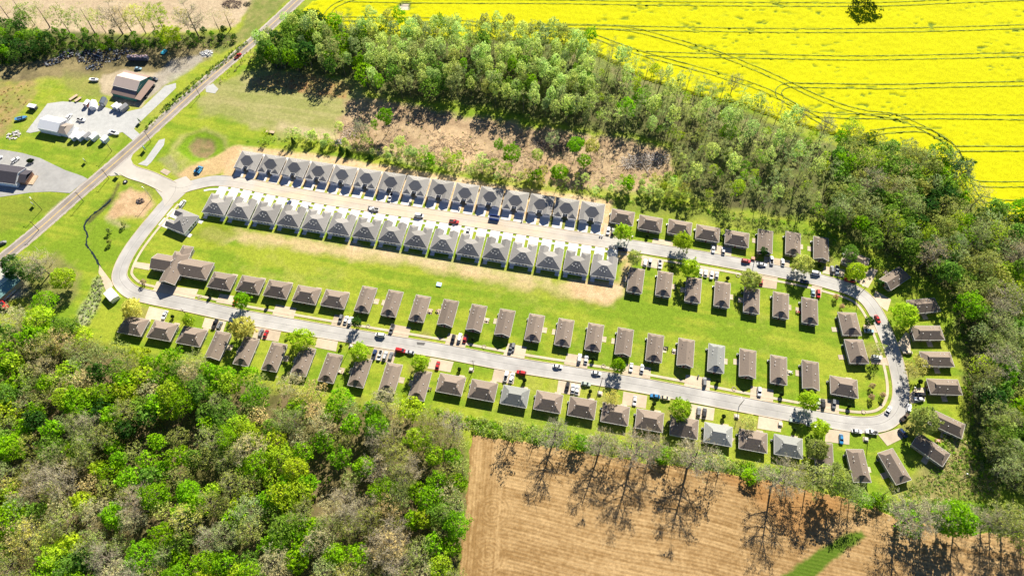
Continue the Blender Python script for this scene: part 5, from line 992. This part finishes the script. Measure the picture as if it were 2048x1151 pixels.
r2, gw2, tr2, wl2 = MB(), MB(), MB(), MB(); r2.face([(-8.3, -10.2, 2.9), (8.3, -10.2, 2.9), (8.3, -5.9, 4.6), (-8.3, -5.9, 4.6)]); r2.face([(8.2, -10.1, 2.9), (12.2, -10.1, 2.5), (12.2, 6.2, 2.5), (8.2, 6.2, 3.4)]); r2.face([(-9.5, 6, 5.1), (8, 6, 5.1), (8, 9.2, 3.4), (-9.5, 9.2, 3.4)])
wl.box(-8, 8, -9.8, -5.8, 0, 2.85); wl.box(-8, 7.6, 5.7, 8.9, 0, 3.3)
building('metal_barn', 'brown metal-roofed barn with lean-tos and teal gable beside the scrap yard', 'barn', [('roof', r.mesh('roof', PINK), None), ('lean_to_roof', r2.mesh('lean_to_roof', MET_B), None), ('wall', wl.mesh('wall', TEAL), None), *[('gable', x.mesh('gable', TEAL), None) for x in gw.each()], ('roof_trim', tr.mesh('roof_trim', TRIM), None)], q, rb)
q = g(106, 249, 3); r, gw, tr, wl = gable_parts(5.2, 6.6, 3.8, .42); r2, g2, t2, w2 = MB(), MB(), MB(), MB(); add_roof(r2, g2, t2, 9.2, -1.0, 'x', 4.0, 2.9, 3.0, .45, 0, 2.4); w2.box(6, 11.6, -4.6, 2.6, 0, 2.95); w2.box(11.6, 13.6, -5, 3.2, -.1, .3)
b = MB(); b.box(-1.2, 1.2, -5.1, -5.0, 0, 2.6); 
building('white_workshop', 'white metal-roofed workshop with a grey shingled office end on the gravel lot', 'workshop', [('roof', r.mesh('roof', MET_W), None), ('office_roof', r2.mesh('office_roof', mat('shingle_taupe', (.28, .24, .2), .9, .1, 2)), None), ('wall', wl.mesh('wall', SID_W), None), ('office_wall', w2.mesh('office_wall', SID_W), None), *[('gable', x.mesh('gable', SID_W), None) for x in gw.each()], ('roof_trim', tr.mesh('roof_trim', TRIM), None), ('roller_door', b.mesh('roller_door', GARD), None)], q, rowang((70, 250), (118, 260)))
q = g(8, 347, 3); r, gw, tr, wl = gable_parts(6.2, 10.2, 3.0, .42, wallm=BRICK); r2, g2, t2, w2 = MB(), MB(), MB(), MB(); add_roof(r2, g2, t2, 12.0, .3, 'x', 4.4, 2.6, 2.7, .4, 0, 0); w2.box(10, 14.2, -3.6, 4.2, 0, 2.6)
b = MB(); b.box(14.4, 17.2, -3.0, 3.4, 0, .4); b.box(14.5, 14.6, -3, -2.9, 0, 2.4); b.box(17, 17.1, -3, -2.9, 0, 2.4); b.box(17, 17.1, 3.2, 3.3, 0, 2.4)
building('ranch_building', 'long dark-roofed building with red-brown porch on the asphalt yard', 'building', [('roof', r.mesh('roof', SH_D), None), ('porch_roof', r2.mesh('porch_roof', SH_D), None), ('wall', wl.mesh('wall', SID_W), None), ('porch_wall', w2.mesh('porch_wall', BRICK), None), *[('gable', x.mesh('gable', SID_W), None) for x in gw.each()], ('roof_trim', tr.mesh('roof_trim', TRIM), None), ('deck', b.mesh('deck', WOODL), None)], q, rowang((0, 362), (33, 366)) + math.radians(-1))
def shed(px, py, w, l, h, deg, rc, wc, lb):
    r, gw, tr, wl = gable_parts(w / 2, l / 2, h, .6, 'y'); b = MB(); b.box(-.6, .6, -l / 2 + .06, -l / 2 + .14, .1, 1.8)
    building('garden_shed', lb, 'shed', [('roof', r.mesh('roof', OBJR), rc), ('wall', wl.mesh('wall', OBJR), wc), *[('gable', x.mesh('gable', OBJR), wc) for x in gw.each()], ('door', b.mesh('door', GARD), None)], g(px, py, 1.2), math.radians(deg))['group'] = 'display sheds on the gravel lot'
WH, DK, GY, BR = (.74, .74, .73), (.09, .11, .14), (.28, .28, .28), (.32, .10, .07)
for a_ in [(174, 207, 2.8, 4.0, 2.1, -12, WH, BR, 'small white-roofed shed with red-brown wall, leftmost of the middle trio'), (187, 211, 3.8, 5.8, 2.4, 12, WH, WH, 'big white shed in the middle of the gravel lot'), (207, 204, 3.2, 5.0, 2.5, -2, DK, GY, 'dark-roofed shed at the edge of the gravel lot'),
           (231, 212, 2.6, 4.2, 2.2, -35, WH, WH, 'white-roofed shed, left of the close right-hand three'), (238.5, 214.5, 2.6, 4.2, 2.2, -35, WH, WH, 'white-roofed shed between another white one and a grey one'), (248, 216, 3.2, 5.4, 2.4, -35, GY, GY, 'grey shed at the right end of the close three'),
           (151, 272, 3.2, 6.0, 2.4, -32, WH, WH, 'white shed at the left end of the bottom row'), (163, 273, 3.2, 5.6, 2.4, -32, WH, WH, 'white shed second from the left in the bottom row'), (175.5, 272.5, 2.8, 4.6, 2.3, -30, GY, WH, 'grey-roofed shed third from the left in the bottom row'), (188.5, 274, 3.4, 4.8, 2.4, -30, WH, WH, 'white shed with windows at the right end of the bottom row'), (210, 279, 3.4, 4.0, 2.4, -25, WH, (.6, .68, .74), 'pale blue-walled shed standing apart by the lamp pole')]: shed(*a_)
def flatbox(name, lb, cat, px, py, w, l, h, deg, c, parts=()):
    b = MB(); b.loft([[(-w / 2 * .9, -l / 2, .25), (w / 2 * .9, -l / 2, .25), (w / 2 * .9, l / 2 * .9, .25), (-w / 2 * .9, l / 2 * .9, .25)], [(-w / 2, -l / 2, h), (w / 2, -l / 2, h), (w / 2, l / 2, h), (-w / 2, l / 2, h)]])
    o = ob(name, b.mesh(name, OBJM), None, (*g(px, py, .5), 0), math.radians(deg), c); tag(o, lb, cat); return o
def boat(px, py, l, w, deg, c, lb):
    b = MB(); prof = [(-.5, .82), (-.2, 1), (.2, .95), (.4, .6), (.5, .06)]
    b.loft([[(-w / 2 * k_ * .5, t_ * l, .35), (w / 2 * k_ * .5, t_ * l, .35), (w / 2 * k_, t_ * l, 1.15), (-w / 2 * k_, t_ * l, 1.15)] for t_, k_ in prof])
    o = ob('boat', b.mesh('boat', OBJM), None, (*g(px, py, .5), .1), math.radians(deg), c); tag(o, lb, 'boat', 'boats on the roadside lots')
    m_ = MB(); m_.box(-w * .3, w * .3, -l * .32, l * .12, 1.0, 1.16); ob('cockpit', m_.mesh('cockpit', GLASS), o); m_ = MB(); m_.box(-w * .35, w * .35, l * .1, l * .14, 1.1, 1.6); ob('windscreen', m_.mesh('windscreen', GLASS), o)
    m_ = MB(); m_.box(-w * .42, w * .42, -l * .35, l * .3, .1, .36); 
    for s in (-1, 1): m_.tube((s * w * .5, -l * .15, .25), (s * w * .5 - .18 * s, -l * .15, .25), .3, .3, 8)
    ob('boat_trailer', m_.mesh('boat_trailer', STEEL), o)
boat(189, 160, 6, 2.3, -95, WH, 'white boat on the grass beside the barn track'); boat(43, 237, 7, 2.4, -72, (.06, .22, .42), 'blue and white boat at the left edge of the gravel lot'); boat(229, 266, 7, 2.5, -112, WH, 'white boat by the lane entrance')
# covered trailer, flat trailers, canopy
e = building('canopy_trailer', 'trailer under a white canopy at the left of the gravel lot', 'trailer', [], g(68, 217), math.radians(-14))
b = MB(); b.box(-2.6, 2.6, -1.4, 1.4, 2.3, 2.45); ob('canopy', b.mesh('canopy', TRIM), e); b = MB(); b.box(-2.4, 2.4, -1.1, 1.1, .4, 1.2); ob('trailer_bed', b.mesh('trailer_bed', OBJM), e, color=(.05, .06, .09))
b = MB()
for x in (-2.5, 2.5):
    for y in (-1.3, 1.3): b.box(x - .05, x + .05, y - .05, y + .05, 0, 2.3)
pieces('canopy_post', b, STEEL, e)
for px, py, l, lb in ((148, 196, 5.5, 'long flat trailer of pale boards north of the gravel lot'), (157, 200, 4.2, 'short flat trailer of pale boards north of the gravel lot')):
    e = building('flat_trailer', lb, 'trailer', [], g(px, py), math.radians(-38)); b = MB(); b.box(-.9, .9, -l / 2, l / 2, .55, .75); ob('trailer_bed', b.mesh('trailer_bed', WOODL), e); b = MB()
    for s in (-1, 1):
        for y in (-.5, .4): b.tube((s * 1.0, y, .32), (s * .85, y, .32), .32, .32, 8)
    pieces('wheel', b, RUBBER, e); b = MB(); b.beam((0, l / 2, .6), (0, l / 2 + 1.2, .5), .12, .12); ob('drawbar', b.mesh('drawbar', STEEL), e)
def junk(name, lb, cat, px, py, rx, ry, hmax, n, cols, deg=0, sz=(.4, 1.6)):
    r = np.random.default_rng(int(px * 7 + py)); e = bpy.data.objects.new(name, None); COL.objects.link(e); e.location = (*g(px, py), 0); e.rotation_euler = (0, 0, math.radians(deg)); tag(e, lb, cat)
    for k_, c in enumerate(cols):
        b = MB()
        for q in range(n // len(cols)):
            a_ = r.uniform(0, 6.28); d_ = math.sqrt(r.uniform(0, 1)); x, y = d_ * rx * math.cos(a_), d_ * ry * math.sin(a_); z = hmax * (1 - d_ * .75) * r.uniform(.1, .9)
            p0 = Vector((x, y, z)); dr = Vector((r.normal(), r.normal(), r.normal() * .35)).normalized() * r.uniform(*sz) / 2; b.beam(p0 - dr, p0 + dr, r.uniform(.2, .9) * (1 if sz[1] < 2 else .25), r.uniform(.1, .6) * (1 if sz[1] < 2 else .25))
        ob('debris', b.mesh('debris', OBJR), e, color=c)['kind'] = 'stuff'
JK = [(.13, .14, .15), (.03, .035, .05), (.30, .31, .32), (.12, .08, .055), (.05, .07, .10), (.04, .04, .04)]
junk('scrap_heap', 'heap of mixed scrap in the shade, left part of the scrap yard', 'scrap heap', 137, 108, 7, 5, 2.2, 110, JK, 20); junk('scrap_heap', 'low heap of dark scrap at the west end of the scrap yard', 'scrap heap', 106, 124, 6, 3, 1.6, 70, JK, 20); junk('scrap_heap', 'largest pile of black and grey scrap behind the grass', 'scrap heap', 180, 112, 8, 7, 2.4, 150, JK); junk('scrap_heap', 'scattered scrap metal between the big pile and the long trailer', 'scrap heap', 215, 112, 9, 6, 1.6, 130, JK)
junk('scrap_heap', 'flat row of scrapped parts in front of the big scrap pile', 'scrap heap', 192, 134, 6, 3, 1.0, 50, JK); junk('scrap_heap', 'scrap pieces at the wood edge above the big pile', 'scrap heap', 250, 103, 8, 2.5, 1.2, 60, JK); junk('rubble_heap', 'pale gravel heap by the highway end of the scrap yard', 'heap', 413, 107, 4, 3, 1.3, 60, [(.6, .6, .58), (.5, .5, .5)])
junk('brush_pile', 'dark burnt brush pile on the far straw field, larger one', 'brush pile', 463, 9, 7, 4.5, 1.8, 130, [(.07, .05, .05), (.11, .07, .06)], sz=(1.5, 4)); junk('brush_pile', 'small dark brush pile beside the far straw field corner', 'brush pile', 494, 9, 2.6, 2, 1.3, 50, [(.04, .06, .04), (.09, .08, .06)], sz=(1, 2.5))
junk('brush_pile', 'dark pile of felled limbs in the clearing between bright trees', 'brush pile', 1112, 290, 13, 5, 2.2, 220, [(.13, .11, .10), (.20, .16, .13), (.07, .06, .055)], -8, (2.5, 7)); junk('brush_pile', 'silvery pile of felled tree tops at the wood edge above the thicket', 'brush pile', 1290, 322, 14, 6, 2.4, 260, [(.50, .46, .42), (.38, .34, .30), (.20, .17, .14)], 10, (3, 9))
junk('log_pile', 'pale felled stems lying fan-wise on the cleared ground', 'log pile', 905, 300, 15, 9, .35, 150, [(.62, .45, .27), (.55, .40, .25), (.40, .28, .17)], 20, (4, 10)); junk('log_pile', 'pale stems scattered at the west edge of the clearing', 'log pile', 705, 255, 10, 5, .3, 60, [(.60, .47, .33), (.45, .34, .22)], 20, (3, 7))
junk('brush_pile', 'grey twig pile under the bare forked tree', 'brush pile', 700, 268, 5, 4, 1.0, 80, [(.58, .47, .40), (.45, .38, .32)], 0, (1.5, 4)); junk('pallet_heap', 'stack of pallets and scraps in the brush behind the fifth duplex', 'pallet heap', 680, 284, 3, 2, 1.0, 24, [(.5, .45, .4), (.2, .2, .2)]); junk('rubble_heap', 'pale rubble at the left edge below the workshop', 'heap', 28, 270, 4, 3.5, 1.0, 60, [(.6, .58, .55), (.45, .42, .38)])
# long dark trailer with load in the scrap yard
q = g(279, 121); e = building('box_trailer', 'long dark box trailer with junk on its roof in the scrap yard', 'trailer', [], q, rowang((258, 124), (302, 125)))
b = MB(); b.box(-6.4, 6.4, -1.25, 1.25, .9, 3.4); ob('trailer_box', b.mesh('trailer_box', OBJM), e, color=(.05, .055, .09)); b = MB()
for x in (-4.6, -3.5, 4.6):
    for s in (-1, 1): b.tube((x, s * 1.2, .5), (x, s * .9, .5), .5, .5, 8)
pieces('wheel', b, RUBBER, e); b = MB(); r = np.random.default_rng(5)
for k_ in range(26): x, y = r.uniform(-6, 6), r.uniform(-1, 1); b.box(x - .4, x + .4, y - .3, y + .3, 3.41, 3.41 + r.uniform(.15, .5))
ob('roof_load', b.mesh('roof_load', OBJR), e, color=(.40, .30, .32))
flatbox('blue_tarp', 'bright blue tarpaulin bundle in the scrap yard shade', 'tarpaulin', 328, 104, 2.6, 4, .8, -30, (.03, .38, .55))
# skid-steer loader at the new street
q = g(397, 342); e = building('skid_loader', 'blue skid-steer loader on bare earth by the new street entrance', 'loader', [], q, math.radians(-20))
b = MB(); b.box(-1.0, 1.0, -1.6, 1.2, .45, 1.35); b.box(-1.9, -1.05, -1.7, 1.5, .1, .9); b.box(1.05, 1.9, -1.7, 1.5, .1, .9); ob('body', b.mesh('body', OBJM), e, color=(.05, .24, .42)); b = MB(); b.box(-.7, .7, -.8, .8, 1.35, 2.3); ob('cab', b.mesh('cab', GLASS), e); b = MB(); b.box(-1.5, 1.5, 2.2, 3.0, .1, .9); ob('bucket', b.mesh('bucket', OBJM), e, color=(.08, .26, .42)); b = MB()
for s in (-1, 1): b.beam((s * 1.1, -1.2, 1.7), (s * 1.1, 2.2, .8), .18, .25)
pieces('lift_arm', b, OBJM, e, color=(.08, .26, .42)); b = MB()
for s in (-1, 1):
    for y in (-1.0, .9): b.tube((s * 1.05, y, .4), (s * 1.4, y, .4), .4, .4, 10)
pieces('wheel', b, RUBBER, e)
# roll-off skip in the street
q = gz(6, 1908, 597); e = building('waste_skip', 'big blue waste skip standing in the new street', 'skip', [], q, angB); b = MB(); L_, w_, h_ = 2.7, 1.2, 1.9
b.box(-L_, L_, -w_, w_, .2, .35); b.box(-L_, L_, -w_, -w_ + .1, .35, h_); b.box(-L_, L_, w_ - .1, w_, .35, h_); b.box(-L_, -L_ + .1, -w_ + .1, w_ - .1, .35, h_); b.box(L_ - .1, L_, -w_ + .1, w_ - .1, .35, h_); ob('container', b.mesh('container', OBJM), e, color=(.02, .08, .34)); b = MB()
for k_ in range(7):
    x = -2.4 + k_ * .8; b.box(x - .05, x + .05, -w_ - .08, -w_ - .002, .3, h_ - .05)
pieces('rib', b, OBJM, e, color=(.03, .10, .38)); b = MB(); b.box(-2.4, 2.4, -.9, .9, .4, 1.3); ob('waste', b.mesh('waste', OBJR), e, color=(.10, .11, .14))
# small trailer behind the white pickup on the new street
q = gz(6, 915, 515); e = building('utility_trailer', 'small dark trailer coupled behind the white pickup on the new street', 'trailer', [], q, angB); b = MB(); b.box(-1.2, 1.2, -.8, .8, .45, .6); b.box(-1.2, 1.2, -.8, -.75, .6, .95); b.box(-1.2, 1.2, .75, .8, .6, .95); ob('trailer_bed', b.mesh('trailer_bed', OBJM), e, color=(.12, .12, .13)); b = MB()
for s in (-1, 1): b.tube((0, s * .95, .3), (0, s * .8, .3), .3, .3, 8)
pieces('wheel', b, RUBBER, e)
q = gz(7, 1925, 918); e = building('utility_trailer', 'orange-brown loaded trailer beside the red off-roader', 'trailer', [], q, RT); b = MB(); b.box(-.9, .9, -.8, .8, .4, 1.0); ob('trailer_bed', b.mesh('trailer_bed', OBJM), e, color=(.45, .20, .12)); b = MB()
for s in (-1, 1): b.tube((0, s * .95, .3), (0, s * .8, .3), .3, .3, 8)
pieces('wheel', b, RUBBER, e)
# white pavilion by the ditch
q = g(222, 589, 2.4); e = building('mail_pavilion', 'small white-roofed pavilion on the grass between ditch and street', 'pavilion', [], q, math.radians(-43)); r, gw, tr, wl = gable_parts(2.4, 3.4, 2.6, .22); ob('roof', r.mesh('roof', TRIM), e); [ob('gable', x.mesh('gable', SID_W), e) for x in gw.each()]; b = MB()
ob('wall', wl.mesh('wall', SID_W), e)
# entrance signs
for px, py, w, h, c, lb, deg in ((291, 300, 2.4, 2.6, (.45, .6, .75), 'pale blue-white sign board on posts at the entrance green', -40), (236, 352, 2.6, 2.2, (.5, .5, .5), 'dark-backed entrance sign beside the junction', -30), (172, 324, 2.0, 1.8, (.6, .6, .58), 'small sign board on the grass above the asphalt yard', -40), (69, 411, 2.2, 1.8, (.5, .5, .5), 'small sign board on the grass by the lamp pole', -35), (281, 245, 2.2, 2.2, (.10, .18, .05), 'green sign board at the gravel lane mouth', -35)):
    e = building('sign_board', lb, 'sign', [], g(px, py), math.radians(deg)); b = MB(); b.box(-w / 2, w / 2, -.08, .08, .8, .8 + h); ob('board', b.mesh('board', OBJM), e, color=c); b = MB()
    for s in (-1, 1): b.box(s * w * .4 - .07, s * w * .4 + .07, -.18, -.09, 0, 1.4)
    pieces('post', b, WOODP, e)
b = MB(); b.tube((0, 0, 0), (0, 0, .5), 1.3, 1.3, 14); o = ob('round_planter', b.mesh('round_planter', RUBBER), None, (*g(251, 364), 0)); tag(o, 'round dark planter beside the entrance sign', 'planter'); b = MB(); b.tube((0, 0, .5), (0, 0, .56), .5, .5, 12); ob('planter_top', b.mesh('planter_top', CONC_W), o)
junk('rubble_heap', 'dark debris on the bare earth patch by the entrance', 'heap', 282, 402, 2.4, 1.6, 1.0, 26, [(.05, .05, .06), (.2, .14, .1)])
flatbox('pad_box', 'blue-topped utility slab on the long lawn', 'utility box', 878, 568, 2.6, 2.2, .5, -12, (.42, .62, .80))
# farm machine and trailer at the left edge
q = g(10, 611); e = building('farm_machine', 'bright red farm machine at the left edge beside a long trailer', 'farm machine', [], q, math.radians(-35)); b = MB(); b.box(-2.6, 2.6, -1.1, 1.1, .8, 2.0); b.box(-3.8, -2.4, -1.6, 1.6, .4, 1.2); b.box(1.6, 3.6, -.8, .8, .9, 1.6); ob('body', b.mesh('body', OBJM), e, color=(.55, .02, .02)); b = MB(); b.box(-.8, .8, -.7, .7, 2.0, 3.0); ob('cab', b.mesh('cab', GLASS), e); b = MB()
for x in (-1.6, 1.8):
    for s in (-1, 1): b.tube((x, s * 1.15, .7), (x, s * 1.6, .7), .7, .7, 10)
pieces('wheel', b, RUBBER, e)
q = g(12, 597); e = building('flatbed_trailer', 'long pale flatbed trailer beside the red farm machine', 'trailer', [], q, rowang((0, 607), (28, 583))); b = MB(); b.box(-6, 6, -1.2, 1.2, .9, 1.15); ob('trailer_bed', b.mesh('trailer_bed', OBJM), e, color=(.5, .55, .6)); b = MB()
for x in (-4.5, -3.4): 
    for s in (-1, 1): b.tube((x, s * 1.1, .45), (x, s * .8, .45), .45, .45, 8)
pieces('wheel', b, RUBBER, e)
q = g(5, 575, 3); r, gw, tr, wl = gable_parts(4.5, 8, 3.2, .35); building('green_roof_shed', 'shed with teal metal roof in tree shade at the left edge', 'shed', [('roof', r.mesh('roof', mat('metal_roof_teal', (.16, .30, .29), .5, .1, 1)), None), ('wall', wl.mesh('wall', SID_T), None), *[('gable', x.mesh('gable', SID_T), None) for x in gw.each()]], q, rowang((0, 607), (28, 583)))
q = g(541, 265); e = building('flat_trailer', 'long timber trailer on the meadow north of the duplexes', 'trailer', [], q, math.radians(-100)); b = MB(); b.box(-.9, .9, -2.6, 2.6, .55, .8); ob('trailer_bed', b.mesh('trailer_bed', WOODL), e); b = MB()
for s in (-1, 1): b.tube((s * 1.0, 0, .32), (s * .85, 0, .32), .32, .32, 8)
pieces('wheel', b, RUBBER, e)
# wheelie bins, transformer boxes, bush stones
b = MB(); b.loft([[(-.25, -.3, 0), (.25, -.3, 0), (.25, .25, 0), (-.25, .25, 0)], [(-.32, -.36, 1.0), (.32, -.36, 1.0), (.32, .34, 1.0), (-.32, .34, 1.0)]]); BIN = b.mesh('wheelie_bin', OBJM); b = MB(); b.box(-.34, .34, -.38, .36, 1.0, 1.08); LID = b.mesh('lid', OBJM)
for (k_, x, y, c, lb) in [(6, 1232, 475, (.02, .02, .02), 'black bin pair, left one, before the seventh northern duplex'), (6, 1243, 477, (.02, .02, .02), 'black bin pair, right one, before the seventh northern duplex'), (6, 470, 352, (.03, .03, .03), 'black bin before the third northern duplex'), (6, 1628, 520, (.2, .16, .12), 'brown bin before the ninth northern duplex'), (7, 705, 735, (.62, .62, .62), 'pale bin, left of two, at the end of the northern duplexes'), (7, 722, 738, (.62, .62, .62), 'pale bin, right of two, at the end of the northern duplexes'), (7, 962, 745, (.5, .48, .45), 'pale bin near the second square house under the upper wood'), (6, 426, 505, (.03, .03, .03), 'black box at the corner of the fourth southern duplex'), (7, 80, 616, (.03, .03, .03), 'black bin before the twelfth northern duplex'), (3, 1488, 706, (.04, .04, .05), 'dark bin on the drive by the grey narrow roof')]:
    p = gz(k_, x, y); o = ob('wheelie_bin', BIN, None, (*p, .05), angB, c); tag(o, lb, 'bin', 'bins by the drives'); ob('lid', LID, o, color=c)
b = MB(); b.box(-.8, .8, -.7, .7, 0, 1.0, 0); b.box(-1.2, 1.2, -1.1, 1.1, -.1, .12, 1); TFB = b.mesh('transformer_box', [mat('box_tan', (.55, .52, .44), .7, .05, 1), CONC_T])
for px, py, lb in [(943, 739, 'pale transformer box beside the pole between two square houses'), (1200, 786, 'transformer box beside the pole near the sage green sedan'), (1473, 832, 'transformer box beside the lamp pole by the second grey roof'), (1717, 559, 'transformer box by the dirt lane mouth'), (703, 692, 'transformer box by the pole left of four vehicles'), (1731, 878, 'transformer box on the lawn below the bend'), (378, 636, 'transformer box by the small yellow-green tree'), (1560, 848, 'transformer box beside the drive near the third grey roof')]:
    tag(ob('transformer_box', TFB, None, (*g(px, py), 0), R1), lb, 'utility box', 'transformer boxes')
# patio things
b = MB()
for s in (-1, 1):
    for q in (-1, 1): b.box(s * .9 - .22, s * .9 + .22, q * .5 - .2, q * .5 + .2, 0, .45); b.box(s * .9 + s * .18 - .04, s * .9 + s * .18 + .04, q * .5 - .2, q * .5 + .2, .45, .85)
b.tube((0, 0, 0), (0, 0, .7), .06, .06, 6); b.tube((0, 0, .7), (0, 0, .75), .6, .6, 10); PSET = b.mesh('patio_set', OBJR)
for k_, x, y, c, lb in [(2, 1395, 185, (.55, .42, .34), 'tan patio set beside the third narrow house below the lawn'), (2, 1456, 185, (.35, .25, .2), 'brown patio set beside the fourth narrow house below the lawn'), (2, 1850, 255, (.7, .6, .5), 'pale patio set beside the fifth narrow house below the lawn'), (3, 1230, 478, (.04, .04, .04), 'black patio set east of a hip-ended narrow house'), (3, 1298, 500, (.5, .5, .48), 'white and black patio set west of the house with dark roof pipes'), (4, 175, 672, (.6, .62, .55), 'pale patio set east of the third last narrow house'), (2, 1385, 805, (.15, .12, .12), 'dark patio set east of the last narrow house by the wood'), (2, 672, 668, (.6, .5, .4), 'tan patio set by the eighth narrow house at the wood'), ('h', 1355, 72, (.7, .35, .3), 'reddish patio set behind the lowest diagonal house'), (4, 240, 195, (.25, .05, .04), 'dark red patio set between the last two houses of the short row')]:
    tag(ob('patio_set', PSET, None, (*gz(k_, x, y), .06), R1, c), lb, 'garden furniture', 'patio sets beside the narrow houses')
b = MB(); r = np.random.default_rng(9)
for k_ in range(9): a_ = k_ * .7; x, y = .9 * math.cos(a_), .9 * math.sin(a_); b.box(x - .2, x + .2, y - .16, y + .16, -.05, r.uniform(.12, .3))
RING = b.mesh('stone_ring', mat('field_stone', (.42, .36, .27), .9, .2, 3))
for px, py in [(736, 652), (968, 693), (1207, 732), (1468, 777), (1727, 823), (400, 594), (1476, 551)]:
    p = g(px, py); tag(ob('stone_ring', RING, None, (*p, 0)), f'ring of small stones on the lawn by {nearest(*p)}', 'flower bed', 'stone rings on the front lawns')
